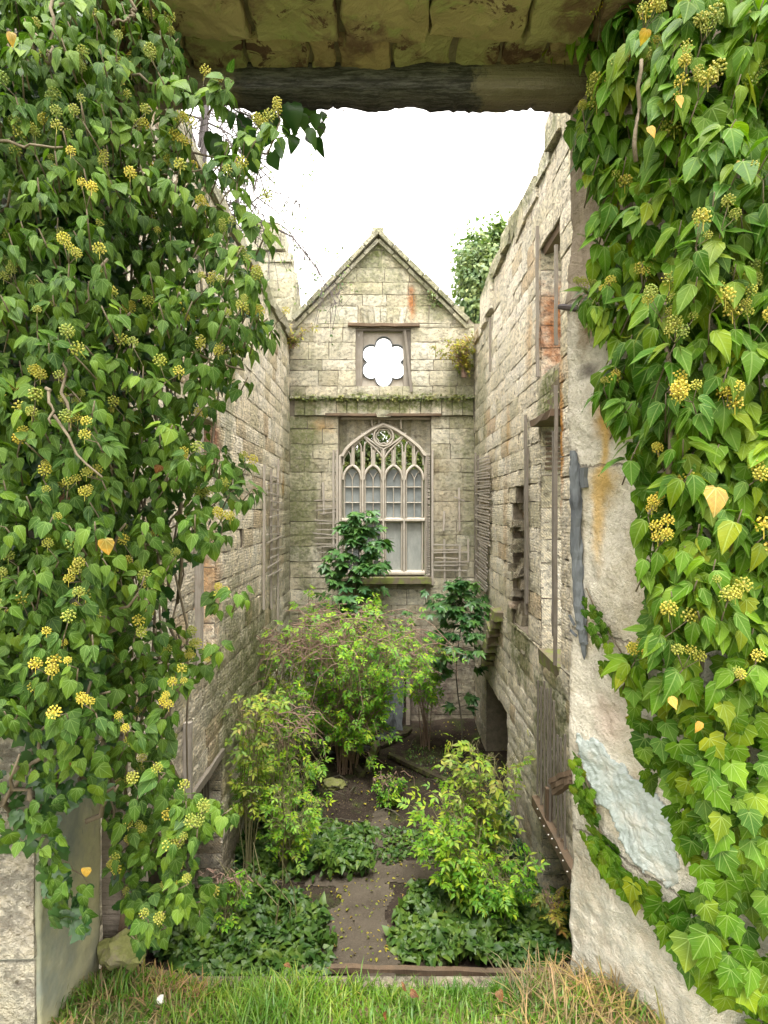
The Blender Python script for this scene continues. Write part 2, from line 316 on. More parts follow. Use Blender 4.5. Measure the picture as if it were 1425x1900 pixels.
# leaves
def leaf_mat(name, cols, vein=None, rough=.38, trans=.28, spec=.45, veinw=.05, cl=3.0):
    k = N(name)
    c = k.ramp(k.rnd, [(i/(len(cols)-1), q) for i, q in enumerate(cols)])
    c = k.mix(k.step(k.noise(cl,3,.6), .35, .65), k.mix(1, c, (.62,.72,.72), 'MULTIPLY'), k.mix(1, c, (1.45,1.22,1.0), 'MULTIPLY'))
    if name == 'ivy_flower':
        oi = k.new('ShaderNodeObjectInfo'); c = k.mix(oi.outputs['Random'], k.mix(1, c, (1.08,1.08,.9), 'MULTIPLY'), k.mix(1, c, (.72,.95,1.0), 'MULTIPLY'))
    nrm = None
    if vein:
        uv = k.new('ShaderNodeUVMap').outputs[0]; s = k.new('ShaderNodeSeparateXYZ'); k.L(uv, s.inputs[0]); x, y = s.outputs[0], s.outputs[1]
        ax = k.math('ABSOLUTE', x); mid = k.step(ax, .035, .0)
        r = k.math('SQRT', k.math('ADD', k.math('MULTIPLY', x, x), k.math('MULTIPLY', y, y)))
        ang = k.math('ARCTAN2', ax, y)
        best = mid
        for a0 in (.62, 1.25):
            dd = k.math('MULTIPLY', k.math('ABSOLUTE', k.math('SUBTRACT', ang, a0)), r)
            best = k.math('MAXIMUM', best, k.step(dd, .028, 0))
        # side veins off the midrib
        sv = k.math('FRACT', k.math('MULTIPLY', k.math('SUBTRACT', y, k.math('MULTIPLY', ax, .9)), 6.0)); sv = k.step(k.math('ABSOLUTE', k.math('SUBTRACT', sv, .5)), .10, .0)
        best2 = k.math('MAXIMUM', best, k.math('MULTIPLY', sv, .35))
        c = k.mix(k.math('MULTIPLY', best2, .36), c, vein)
        nrm = k.bump(best2, .5, .002)
    k.put(k.b.inputs['Base Color'], c); k.b.inputs['Roughness'].default_value = rough; k.b.inputs['Specular IOR Level'].default_value = spec
    if nrm: k.L(nrm, k.b.inputs['Normal'])
    if trans:
        t = k.new('ShaderNodeBsdfTranslucent'); k.L(k.mix(1, c, (1.3,1.5,.6), 'MULTIPLY'), t.inputs[0])
        mx = k.new('ShaderNodeMixShader'); mx.inputs[0].default_value = trans; k.L(k.b.outputs[0], mx.inputs[1]); k.L(t.outputs[0], mx.inputs[2]); k.L(mx.outputs[0], k.out.inputs[0])
    return k.m
G = lambda *a: list(a)
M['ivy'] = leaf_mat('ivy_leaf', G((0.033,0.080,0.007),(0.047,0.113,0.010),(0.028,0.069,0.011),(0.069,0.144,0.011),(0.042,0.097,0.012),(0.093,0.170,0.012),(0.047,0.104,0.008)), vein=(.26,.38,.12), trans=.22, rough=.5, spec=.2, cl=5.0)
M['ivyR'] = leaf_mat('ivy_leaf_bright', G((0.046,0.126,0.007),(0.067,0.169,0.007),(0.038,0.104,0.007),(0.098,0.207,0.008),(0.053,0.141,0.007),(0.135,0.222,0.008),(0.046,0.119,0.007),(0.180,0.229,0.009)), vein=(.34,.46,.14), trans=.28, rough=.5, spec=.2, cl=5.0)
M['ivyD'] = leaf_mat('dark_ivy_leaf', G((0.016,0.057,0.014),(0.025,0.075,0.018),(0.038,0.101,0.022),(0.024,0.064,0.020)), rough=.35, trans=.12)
M['dead'] = leaf_mat('dead_leaf', G((0.123,0.043,0.012),(0.151,0.066,0.021),(0.087,0.031,0.012)), vein=(.5,.35,.15), trans=.2, rough=.7, cl=30)
M['yellow'] = leaf_mat('yellow_leaf', G((0.351,0.233,0.030),(0.405,0.253,0.050)), vein=(.7,.6,.2), trans=.3, cl=25)
M['umbel'] = leaf_mat('ivy_flower', G((0.357,0.352,0.049),(0.444,0.388,0.069),(0.306,0.335,0.059),(0.510,0.405,0.118)), trans=.2, rough=.6)
M['elder'] = leaf_mat('elder_leaf', G((0.130,0.304,0.017),(0.185,0.396,0.022),(0.093,0.257,0.019),(0.278,0.420,0.028),(0.158,0.350,0.022),(0.353,0.420,0.040)), trans=.35, rough=.5)
M['elderY'] = leaf_mat('yellowing_elder_leaf', G((0.199,0.341,0.029),(0.278,0.359,0.040),(0.132,0.305,0.029),(0.331,0.378,0.068),(0.159,0.323,0.029),(0.344,0.305,0.091)), trans=.35, rough=.5)
M['elderG'] = leaf_mat('green_shrub_leaf', G((0.101,0.291,0.020),(0.164,0.397,0.026),(0.076,0.229,0.023),(0.251,0.457,0.032),(0.139,0.336,0.026),(0.401,0.517,0.039)), trans=.35, rough=.5)
M['maple'] = leaf_mat('dark_sapling_leaf', G((0.038,0.122,0.037),(0.060,0.163,0.046),(0.078,0.190,0.042),(0.049,0.137,0.056)), trans=.22, rough=.42)
M['nettle'] = leaf_mat('nettle_leaf', G((0.031,0.089,0.014),(0.062,0.135,0.017),(0.046,0.105,0.019),(0.092,0.166,0.022)), trans=.2, rough=.5)
M['autumn'] = leaf_mat('yellow_creeper_leaf', G((0.286,0.294,0.032),(0.341,0.311,0.050),(0.205,0.259,0.032),(0.245,0.156,0.044),(0.150,0.224,0.032)), trans=.35, rough=.6)
M['mossleaf'] = leaf_mat('moss_tuft', G((0.140,0.180,0.048),(0.196,0.240,0.080),(0.098,0.143,0.040),(0.238,0.247,0.104)), trans=.15, rough=.8)
M['treeleaf'] = leaf_mat('tree_leaf', G((0.119,0.196,0.082),(0.187,0.278,0.114),(0.085,0.147,0.066),(0.255,0.342,0.147)), trans=.25, rough=.5)
M['backleaf'] = leaf_mat('background_leaf', G((0.105,0.158,0.036),(0.134,0.173,0.048),(0.067,0.125,0.036),(0.168,0.182,0.060)), trans=.4, rough=.6)
M['grass'] = leaf_mat('grass_blade', G((0.055,0.144,0.009),(0.080,0.197,0.012),(0.100,0.210,0.014),(0.066,0.164,0.009),(0.152,0.236,0.026),(0.045,0.117,0.009),(0.211,0.262,0.052)), trans=.3, rough=.45)
M['straw'] = leaf_mat('dry_grass_blade', G((0.232,0.162,0.086),(0.288,0.217,0.121),(0.179,0.116,0.061),(0.258,0.204,0.074),(0.154,0.170,0.044)), trans=.2, rough=.7)
def bark_mat(name, a, b):
    k = N(name); return k.fin(k.mix(k.noise(25,5,.7), a, b), .85, k.bump(k.noise(60,3,.7), .6, .006), .25)
M['ivybark'] = bark_mat('ivy_stem_bark', (.09,.07,.045), (.22,.18,.125))
M['bark'] = bark_mat('dark_bark', (.035,.03,.022), (.12,.11,.075))
M['twig'] = bark_mat('pink_brown_twig', (.16,.10,.075), (.34,.24,.18))
M['gtwig'] = bark_mat('green_stem', (.14,.14,.06), (.28,.25,.13))
M['birch'] = bark_mat('bare_twig', (.06,.05,.055), (.14,.12,.12))
k = N('iron'); M['iron'] = k.fin(k.mix(k.noise(30,4,.6), (.03,.03,.04), (.12,.09,.08)), .6, None, .5)
k = N('dark_void'); M['voidshade'] = k.fin(k.mix(k.noise(8,4,.6),(.03,.025,.02),(.09,.07,.06)), .95, k.bump(k.noise(20,4,.6),.8,.03))  # near-black colour stands in for the unlit depth behind the openings
k = N('mossy_rock'); z = k.noise(9,6,.7); M['rock'] = k.fin(k.mix(k.step(z,.3,.5), (.22,.19,.13), k.mix(k.noise(80,2,.6),(.13,.15,.04),(.27,.27,.10))), .9, k.bump(k.noise(40,5,.7),.8,.01))
k = N('white_flint'); M['pebble'] = k.fin((.75,.72,.66), .6)
# ================================================================ STONE WALL BUILDER
def in_holes(u0, u1, z0, z1, holes):
    return any(h[0] < u1-1e-6 and h[1] > u0+1e-6 and h[2] < z1-1e-6 and h[3] > z0+1e-6 for h in holes)
def stones(mb, O, U, W, nrm, u0, u1, z0, z1, holes=(), hrow=(.30,.42), lw=(.35,.80), proud=.008, jit=.009, gap=.007, clip=None, rnd=0.0, ragged=0):
    """courses of dressed stones; U horizontal axis, W vertical axis, nrm faces outward"""
    O, U, W, nrm = map(Vector, (O, U, W, nrm)); z = z0
    zs = sorted({z0, z1} | {h[2] for h in holes} | {h[3] for h in holes})
    rows = []
    for a, b in zip(zs[:-1], zs[1:]):
        if b <= z0 or a >= z1: continue
        a, b = max(a, z0), min(b, z1); n = max(1, round((b-a)/random.uniform(*hrow)))
        cuts = [a] + sorted(a+(b-a)*(i+random.uniform(-.22,.22))/n for i in range(1, n)) + [b]
        rows += list(zip(cuts[:-1], cuts[1:]))
    for (a, b) in rows:
        segs = [(u0, u1)]
        if clip: 
            c = clip((a+b)/2)
            if c is None: continue
            segs = [(max(u0, c[0]), min(u1, c[1]))]
        for h in holes:
            if h[2] < b-1e-6 and h[3] > a+1e-6:
                ns = []
                for s_, e_ in segs:
                    if h[1] <= s_ or h[0] >= e_: ns.append((s_, e_)); continue
                    if h[0] > s_: ns.append((s_, h[0]))
                    if h[1] < e_: ns.append((h[1], e_))
                segs = ns
        for s_, e_ in segs:
            u = s_
            while u < e_-1e-3:
                l = random.uniform(*lw)
                if e_-u-l < lw[0]*.6: l = e_-u
                stone(mb, O, U, W, nrm, u, u+l, a, b, proud, jit, gap, rnd); u += l
def stone(mb, O, U, W, nrm, ua, ub, za, zb, proud, jit, gap, rnd=0.0):
    J = lambda s: random.uniform(-s, s)
    pr = proud*random.uniform(.1, 1.0); b = min(.02, (ub-ua)*.12, (zb-za)*.12); tilt = (J(proud*.22), J(proud*.22))
    nu = 5 if ub-ua > .3 else 4; nz = 4
    base = -.02; vs = []; seed = Vector((J(50), J(50), J(50)))
    def pt(i, j):
        fu = i/(nu-1); fz = j/(nz-1); u = ua+gap+(ub-ua-2*gap)*fu; z = za+gap+(zb-za-2*gap)*fz
        e = 0
        if i in (0, nu-1): u += J(jit)
        else: u += J(jit)*1.2
        if j in (0, nz-1): z += J(jit)
        edge = i in (0, nu-1) or j in (0, nz-1)
        corner = i in (0, nu-1) and j in (0, nz-1)
        if rnd and corner:
            u += (rnd if i == 0 else -rnd)*(ub-ua); z += (rnd if j == 0 else -rnd)*(zb-za)
        h = pr + tilt[0]*(fu-.5)*2 + tilt[1]*(fz-.5)*2 + (J(.004) if not edge else -abs(J(.008))-.004)
        if corner: h -= abs(J(.008))
        return O + U*u + W*z + nrm*h
    g = [[pt(i, j) for i in range(nu)] for j in range(nz)]
    vs = [v for r in g for v in r]; fs = []
    for j in range(nz-1):
        for i in range(nu-1): fs.append((j*nu+i, j*nu+i+1, (j+1)*nu+i+1, (j+1)*nu+i))
    ring = [(0, i) for i in range(nu)] + [(j, nu-1) for j in range(1, nz)] + [(nz-1, i) for i in range(nu-2, -1, -1)] + [(j, 0) for j in range(nz-2, 0, -1)]
    b0 = len(vs)
    for (j, i) in ring:
        p = g[j][i]; d = (p-O).dot(nrm); vs.append(p + nrm*(base-d))
    n = len(ring)
    for q in range(n):
        a1 = ring[q][0]*nu+ring[q][1]; a2 = ring[(q+1)%n][0]*nu+ring[(q+1)%n][1]
        fs.append((a1, b0+q, b0+(q+1)%n, a2))
    if U.cross(W).dot(nrm) < 0: fs = [f[::-1] for f in fs]
    mb.add(vs, fs)
def core(mb, O, U, W, nrm, u0, u1, z0, z1, t, holes=(), inset=.026):
    """solid wall body behind the stones with openings, no hidden inner faces"""
    O, U, W, nrm = map(Vector, (O, U, W, nrm))
    us = sorted({u0, u1} | {max(u0, min(u1, x)) for h in holes for x in h[:2]}); zs = sorted({z0, z1} | {max(z0, min(z1, x)) for h in holes for x in h[2:4]})
    sol = lambda i, j: 0 <= i < len(us)-1 and 0 <= j < len(zs)-1 and not in_holes(us[i], us[i+1], zs[j], zs[j+1], holes)
    p = lambda u, z, d: O + U*u + W*z + nrm*(-inset if d == 0 else -t)
    for i in range(len(us)-1):
        for j in range(len(zs)-1):
            if not sol(i, j): continue
            a, b, c, d = us[i], us[i+1], zs[j], zs[j+1]
            mb.add([p(a,c,0),p(b,c,0),p(b,d,0),p(a,d,0)], [(0,1,2,3)]); mb.add([p(a,c,1),p(b,c,1),p(b,d,1),p(a,d,1)], [(3,2,1,0)])
            if not sol(i-1,j): mb.add([p(a,c,0),p(a,d,0),p(a,d,1),p(a,c,1)], [(0,1,2,3)])
            if not sol(i+1,j): mb.add([p(b,c,0),p(b,c,1),p(b,d,1),p(b,d,0)], [(0,1,2,3)])
            if not sol(i,j-1): mb.add([p(a,c,0),p(a,c,1),p(b,c,1),p(b,c,0)], [(0,1,2,3)])
            if not sol(i,j+1): mb.add([p(a,d,0),p(b,d,0),p(b,d,1),p(a,d,1)], [(0,1,2,3)])
ZB = ZF-.4
# ---------------------------------------------------------------- gable wall
gw = empty('gable_wall', (0, YE, ZF), 'tall mossy stone gable wall closing the far end of the roofless ruin', 'wall')
gx = lambda px: (px-712.5)/F*YE
gz = lambda py: (950-py)/F*YE
EAVE = gz(600); APX, APZ = gx(702), gz(440)
foil = (gx(660), gx(762), gz(716), gz(608)); big = (gx(628), gx(800), gz(1072), gz(772))
door = (gx(690), gx(762), ZF-.3, gz(1235))
holes = [foil, big, door]
mb = MB(); core(mb, (0,YE,0), (1,0,0), (0,0,1), (0,-1,0), LX-.6, RX+.6, ZB, EAVE, .6, holes)
for y_, s in ((YE+.026, 0), (YE+.6, 1)):
    vs = [(LX, y_, EAVE), (RX, y_, EAVE), (APX, y_, APZ)]; mb.add(vs, [(0,1,2)] if not s else [(2,1,0)])
for a, b in (((LX,EAVE),(APX,APZ)), ((APX,APZ),(RX,EAVE))):
    mb.add([(a[0],YE+.016,a[1]),(b[0],YE+.016,b[1]),(b[0],YE+.6,b[1]),(a[0],YE+.6,a[1])], [(0,1,2,3)])
mb.build('wall_core', M['mortar'], gw)
ledge_z = gz(740); mb = MB()
stones(mb, (0,YE,0), (1,0,0), (0,0,1), (0,-1,0), LX, RX, ledge_z, EAVE, [foil], clip=None)
stones(mb, (0,YE,0), (1,0,0), (0,0,1), (0,-1,0), LX, RX, ZB, gz(772), [big, door], proud=.014, jit=.010)
def gclip(z):
    f = (APZ-z)/(APZ-EAVE)
    return None if f <= .02 else (APX+(LX-APX)*f, APX+(RX-APX)*f)
stones(mb, (0,YE,0), (1,0,0), (0,0,1), (0,-1,0), LX, RX, EAVE, APZ, (), clip=gclip)
mb.build('stonework', M['gable'], gw)
# fan of voussoirs over the foil window and over the large window, set proud as a band
def voussoirs(cx, cz, hw, z0, z1, n, lean, y, proud):
    mb = MB()
    for i in range(n):
        t0 = -1+2*i/n; t1 = -1+2*(i+1)/n; g = .008
        q = [(cx+hw*t0+g, z0), (cx+hw*t1-g, z0), (cx+hw*t1*lean-g, z1+random.uniform(-.03,.03)), (cx+hw*t0*lean+g, z1+random.uniform(-.03,.03))]
        fr = [(x+random.uniform(-.005,.005), y-proud-random.uniform(0,.012), z_+random.uniform(-.006,.006)) for x, z_ in q]; bk = [(x, y+.03, z_) for x, z_ in q]
        mb.add(fr+bk, [(0,1,2,3),(4,7,6,5),(0,4,5,1),(1,5,6,2),(2,6,7,3),(3,7,4,0)])
    return mb
voussoirs(gx(712), 0, gx(748)-gx(712), gz(606), gz(572), 7, 1.22, YE, .035).build('relieving_arch', M['gable'], gw)
mb = voussoirs(gx(712), 0, RX*.985, gz(771), gz(741), 17, 1.0, YE, .06); mb.build('string_course', M['gable'], gw)
mb = MB()     # broken mossy ledge stones on top of the string course
x = LX
while x < RX-.1:
    l = min(random.uniform(.2,.5), RX-x); mb.box((x+l/2, YE-.05, gz(740)+.015), l-.02, .17, random.uniform(.04,.09), jit=.012); x += l
mb.build('ledge', M['cope'], gw)
mb = MB(); mb.box((gx(711), YE-.02, gz(767)), .34, .2, .16, jit=.03); mb.build('keystone', M['cope'], gw)
mb = MB()     # timber lintels
mb.bar((gx(604),YE-.02,gz(770.5)), (gx(818),YE-.02,gz(770.5)), .2, .06, seg=8, wob=.008); mb.bar((gx(646),YE-.015,gz(604.5)), (gx(778),YE-.015,gz(605)), .2, .07, seg=6, wob=.008)
mb.build('timber_lintel', M['brownwood'], gw)
mb = MB(); mb.box((gx(716),YE-.05,gz(1076)), gx(800)-gx(632), .3, .14, jit=.02); mb.build('window_sill', M['mosswood'], gw)
# coping along both slopes
mb = MB()
for sgn, ex in ((-1, gx(545)), (1, gx(868))):
    n = 6; a = Vector((APX, YE+.2, APZ+.08)); b = Vector((ex, YE+.2, gz(598)+ .02))
    for i in range(n):
        p, q = a.lerp(b, i/n+.006), a.lerp(b, (i+1)/n-.006); o = Vector((0, random.uniform(-.02,.02), random.uniform(-.012,.012)))
        mb.bar(p+o, q+o, .74, .10+random.uniform(-.008,.012), seg=2, wob=.005)
    a2 = a+Vector((0,-.03,-.18)); b2 = b+Vector((0,-.03,-.18))
    for i in range(n): mb.bar(a2.lerp(b2, i/n+.004), a2.lerp(b2, (i+1)/n-.004), .56, .08, seg=1, wob=.006)
mb.box((APX, YE+.2, APZ+.12), .30, .7, .20, jit=.03, taper=.8)
mb.build('coping', M['cope'], gw)
mb = MB(); mb.box((gx(549), YE+.2, gz(560)), .26, .3, 1.05, jit=.02, taper=.35); mb.build('kneeler_stone', M['cope'], gw)
# plaster laths and battens on the gable wall
mb = MB()
for i in range(7):
    z_ = gz(1012+i*7.5+random.uniform(-2,2)); mb.bar((gx(802+random.uniform(-1,5)),YE-.06,z_), (gx(870+random.uniform(-22,3)),YE-.06,z_+random.uniform(-.03,.03)), .02, .028, seg=4, wob=.003)
for px, a, b in ((824,1000,1085),(851,905,985),(853,1010,1085),(824,948,985),(600,895,955),(868,1000,1040)):
    mb.bar((gx(px),YE-.045,gz(a)), (gx(px)+random.uniform(-.02,.02),YE-.045,gz(b)), .03, .045, seg=4, wob=.003)
for i in range(12):
    z_ = gz(930+i*8.5+random.uniform(-2,2)); mb.bar((gx(592+random.uniform(-12,5)),YE-.06,z_), (gx(624),YE-.06,z_+random.uniform(-.06,.06)), .02, .025, seg=3, wob=.003)
for px in (619, 626, 802): mb.bar((gx(px),YE-.035,gz(835)), (gx(px),YE-.035,gz(1085)), .06, .05, seg=8, wob=.004)
mb.bar((gx(842),YE-.08,gz(922)), (gx(862),YE-.07,gz(930)), .02, .03)
mb.build('lath_and_battens', M['palewood'], gw)
mb = MB()    # end-on laths along the right window reveal
for i in range(62): z_ = gz(845+i*3.75); mb.bar((gx(791),YE-.02,z_), (gx(797.5),YE-.05,z_+random.uniform(-.02,.02)), .05, .022, wob=.002)
mb.build('reveal_laths', M['palewood'], gw)
mb = MB()    # rough back wall seen above the arch, inside the opening
def archz(x):   # underside of four-centred arch of the large window
    t = min(1.0, abs(x-gx(711.7))/(gx(790)-gx(711.7)))
    pts = [(0,782),(.28,792),(.55,806),(.80,822),(.92,832),(1.0,846)]
    for (a, p), (b, q) in zip(pts[:-1], pts[1:]):
        if t <= b: return gz(p+(q-p)*(t-a)/(b-a))
    return gz(846)
yb = YE+.27; n = 24
for i in range(n):
    xa = gx(628)+(gx(800)-gx(628))*i/n; xb = gx(628)+(gx(800)-gx(628))*(i+1)/n
    mb.add([(xa,yb,archz(xa)+.03),(xb,yb,archz(xb)+.03),(xb,yb,big[3]+.02),(xa,yb,big[3]+.02),(xa,yb+.25,archz(xa)+.03),(xb,yb+.25,archz(xb)+.03),(xb,yb+.25,big[3]+.02),(xa,yb+.25,big[3]+.02)],[(0,1,2,3),(0,4,5,1),(7,6,5,4)])
mb.build('arch_backing', M['gable'], gw)
mb = MB()
for px, p2 in ((690,692),(704,704),(745,745)): mb.bar((gx(px)-.02,YE+.15,gz(773)), (gx(p2),YE+.15,gz(795)), .035, .035)
mb.bar((gx(632),YE+.15,gz(775)), (gx(798),YE+.15,gz(775)), .05, .05, seg=5, wob=.003)
mb.build('roof_batten', M['framewood'], gw)
# ---- the traceried window
wy = YE+.12
wn_ = empty('tracery_window', (gx(712), wy, gz(1068)), None, None); wn_.parent = gw; wn_.location = Vector((gx(712), wy, gz(1068))) - wloc(gw)
def prof(mb, pts, w, dep, y=wy, closed=False, bev=.35):
    """moulded bar: chamfered section swept along x,z points"""
    pts = [Vector((p[0], 0, p[1])) for p in pts]; n = len(pts); vs = []
    sec = [(-.5, .5), (-.5, 0), (-.5*bev, -.5), (.5*bev, -.5), (.5, 0), (.5, .5)]
    for i, p in enumerate(pts):
        a = pts[(i-1) % n] if (closed or i) else p; b = pts[(i+1) % n] if (closed or i < n-1) else p
        d = (b-a).normalized(); s_ = Vector((d.z, 0, -d.x))
        for (q, e) in sec: vs.append((p.x+s_.x*q*w, y+e*dep, p.z+s_.z*q*w))
    fs = []; k_ = len(sec)
    for i in range(n if closed else n-1):
        j = (i+1) % n
        for q in range(k_): fs.append((i*k_+q, i*k_+(q+1)%k_, j*k_+(q+1)%k_, j*k_+q))
    if not closed: fs += [tuple(range(k_-1,-1,-1)), tuple((n-1)*k_+q for q in range(k_))]
    mb.add(vs, fs)
def lancet(cx, hw, zs, za, n=7):
    """pointed arch points from left springing over the apex to the right"""
    pts = []; h = za-zs; r = (h*h+hw*hw)/(2*hw)
    for i in range(n+1):
        t = i/n; z_ = h*math.sin(t*math.pi/2); xx = (r-hw) ; xo = math.sqrt(max(0, r*r-z_*z_)) - xx
        pts.append((cx-xo, zs+z_))
    return pts + [(2*cx-p[0], p[1]) for p in pts[-2::-1]]
C4 = [gx(653.4), gx(692.2), gx(730.3), gx(769.1)]; fw = (C4[3]-C4[0])/3; x0 = C4[0]-fw/2; x1 = C4[3]+fw/2
mb = MB(); zb = gz(1064); zt = gz(967); zh = gz(960)
arch = [(x0-.06, gz(846))] + [(xx, archz(xx)-.05) for xx in np.linspace(x0-.02, x1+.02, 25)] + [(x1+.06, gz(846))]
arch = [(x0-.05, zb), (x0-.05, gz(846))] + [(xx, archz(xx)-.06) for xx in np.linspace(x0+.02, x1-.02, 23)] + [(x1+.05, gz(846)), (x1+.05, zb)]
prof(mb, arch, .12, .24)
for i in (1, 2, 3): prof(mb, [(x0+fw*i, zb), (x0+fw*i, gz(838) if i != 2 else gz(832))], .10, .22)
prof(mb, [(x0, gz(965)), (x1, gz(965))], .12, .20); prof(mb, [(x0, zb), (x1, zb)], .14, .26)
for c in C4:
    prof(mb, [(c-fw/2+.03, gz(890))]+lancet(c, fw/2-.04, gz(888), gz(863))+[(c+fw/2-.03, gz(890))], .085, .19)
    for s_ in (-1, 1): # jamb fillets
        prof(mb, [(c+s_*(fw/2-.055), gz(961)), (c+s_*(fw/2-.055), gz(888))], .05, .13); prof(mb, [(c+s_*(fw/2-.055), gz(1060)), (c+s_*(fw/2-.055), gz(968))], .045, .12)
    # upper small lights either side of a thin mullion
    prof(mb, [(c, gz(864)), (c, min(archz(c)-.05, gz(822 if abs(c-gx(712)) > .5 else 834)))], .07, .17)
    for s_ in (-1, 1):
        cc = c+s_*fw/4; top = archz(cc)-.10
        top = min(top, gz(817)) if abs(cc-gx(712)) > .30 else gz(829)
        prof(mb, [(cc-fw/4+.03, gz(862))]+lancet(cc, fw/4-.035, top-.17, top)+[(cc+fw/4-.03, gz(862))], .045, .13)
# diagonals up to the oculus and the oculus itself
oc = (gx(711.7), gz(809)); orad = .235
prof(mb, [(oc[0]+orad*math.cos(a), oc[1]+orad*math.sin(a)) for a in np.linspace(0, 2*math.pi, 28, endpoint=False)], .075, .2, closed=True)
foilpts = []
for a in np.linspace(0, 2*math.pi, 60, endpoint=False):
    foilpts.append((oc[0]+(.155+.022*abs(math.cos(3*a))*1.5)*math.cos(a), oc[1]+(.155+.022*abs(math.cos(3*a))*1.5)*math.sin(a)))
prof(mb, foilpts, .04, .12, closed=True)
for s_ in (-1, 1):
    prof(mb, [(oc[0], gz(833)), (oc[0]+s_*.16, gz(826)), (oc[0]+s_*.33, gz(817)), (oc[0]+s_*.55, gz(803.5))], .07, .18)
    prof(mb, [(oc[0]+s_*.0, gz(852)), (oc[0]+s_*.10, gz(840)), (oc[0]+s_*.24, gz(828)), (oc[0]+s_*.38, gz(819)), (oc[0]+s_*.52, gz(806))], .06, .16)
    prof(mb, [(oc[0]+s_*.52, gz(806)), (oc[0]+s_*.60, gz(815)), (oc[0]+s_*.68, gz(826))], .05, .15)
mb.build('window_frame', M['framewood'], wn_)
for i, c in enumerate(C4):
    a, b, lo, hi = c-fw/2+.07, c+fw/2-.07, gz(961), gz(888)
    pl = [(a, lo), (b, lo)] + lancet(c, fw/2-.07, hi, gz(869))[::-1]
    mb = MB(); n = len(pl)
    mb.add([(x, wy+.03, z_) for x, z_ in pl]+[(x, wy+.042, z_) for x, z_ in pl], [tuple(range(n)), tuple(range(2*n-1, n-1, -1))]+[(q, n+q, n+(q+1)%n, (q+1)%n) for q in range(n)])
    mb.build('window_pane', M['glass'], wn_)
    if i < 4:
        mb = MB()
        if i != 2 or True: prof(mb, [(c, lo), (c, gz(888) if i != 2 else gz(903))], .026, .05, y=wy-.005)
        for py in (932.5, 903.5): prof(mb, [(a-.01, gz(py)), (b+.01, gz(py))], .026, .045, y=wy-.005)
        r_ = (b-a)/2
        for s_ in (-1, 1):
            if i == 2 and s_ < 0: continue
            prof(mb, [(c, gz(890)), (c+s_*.02, gz(885)), (c+s_*.07, gz(878)), (c+s_*.14, gz(873.5))], .022, .04, y=wy-.005)
        mb.build('glazing_bars', M['framewood'], wn_)
    a, b, lo, hi = c-fw/2+.07, c+fw/2-.07, gz(1061), gz(970)
    mb = MB(); mb.box((c, wy+.04, (lo+hi)/2), b-a, .012, hi-lo); pn = mb.build('board_pane' if i > 1 else 'window_pane', M['board'] if i > 1 else M['glass'], wn_)
    if i < 2:
        mb = MB(); prof(mb, [(c, lo), (c, hi)], .026, .05, y=wy-.005)
        for py in (1040, 1015, 992): prof(mb, [(a-.01, gz(py)), (b+.01, gz(py))], .026, .045, y=wy-.005)
        mb.build('glazing_bars', M['framewood'], wn_)
# ---- the six-foil opening: square panel with a hole, moulded rim
fo = empty('foil_window', (gx(713), YE+.2, gz(716)), None, None); fo.parent = gw; fo.location = wloc(fo)-wloc(gw)
fc = (gx(712), gz(668)); A6 = []
lobe_r = .21; lobe_c = .36
for a in np.linspace(math.pi/2, math.pi/2+2*math.pi, 144, endpoint=False):
    best = 0
    for q in range(6):
        b = math.pi/2+q*math.pi/3; dot = math.cos(a-b)*lobe_c*1.0; disc = lobe_r**2-(lobe_c**2-dot**2)
        if disc >= 0: best = max(best, dot+math.sqrt(disc))
    A6.append((fc[0]+math.cos(a)*best, fc[1]+math.sin(a)*best*1.08))
mb = MB(); hx0, hx1, hz0, hz1 = foil[0]+.12, foil[1]-.16, foil[2]-.02, foil[3]-.06
out6 = []
for (x, z_) in A6:
    dx, dz = x-fc[0], z_-fc[1]; t = min(((hx1-fc[0]) if dx > 0 else (fc[0]-hx0))/max(abs(dx),1e-6), ((hz1-fc[1]) if dz > 0 else (fc[1]-hz0))/max(abs(dz),1e-6)); out6.append((fc[0]+dx*t, fc[1]+dz*t))
n = len(A6); yf = YE+.22
vs = [(x,yf,z_) for x,z_ in A6]+[(x,yf,z_) for x,z_ in out6]+[(x,yf+.12,z_) for x,z_ in A6]+[(x,yf+.12,z_) for x,z_ in out6]
fs = []
for i in range(n):
    j = (i+1)%n; fs += [(i,n+i,n+j,j),(2*n+j,3*n+j,3*n+i,2*n+i),(i,j,2*n+j,2*n+i)]
mb.add(vs, fs); mb.build('foil_panel', M['framewood'], fo)
mb = MB(); prof(mb, A6, .03, .09, y=yf-.01, closed=True, bev=.8); mb.build('foil_rim', M['greywood'], fo)
mb = MB()
for x in (foil[0]+.03, foil[0]+.10, foil[1]-.05, foil[1]-.12): mb.bar((x,YE+.1,foil[2]), (x+random.uniform(-.03,.03),YE+.1,foil[3]), .05, .10, seg=6, wob=.004)
mb.bar((foil[1]-.14,YE+.02,foil[3]-.05), (foil[1]+.02,YE-.03,foil[2]-.15), .04, .06, seg=5, wob=.004)
mb.bar((foil[0],YE+.1,foil[3]-.03), (foil[1],YE+.1,foil[3]-.03), .12, .05, seg=5, wob=.004)
mb.build('foil_surround', M['oldwood'], fo)
# ---------------------------------------------------------------- side walls
def reveal(mb, x_in, y, z0, z1, t, face, **kw):   # reveal face at depth y looking toward 'face' (+-1 in y)
    s = 1 if x_in > 0 else -1
    stones(mb, (x_in+s*.01, y+face*.022, 0), (s,0,0), (0,0,1), (0,face,0), 0.0, t, z0, z1, **kw)
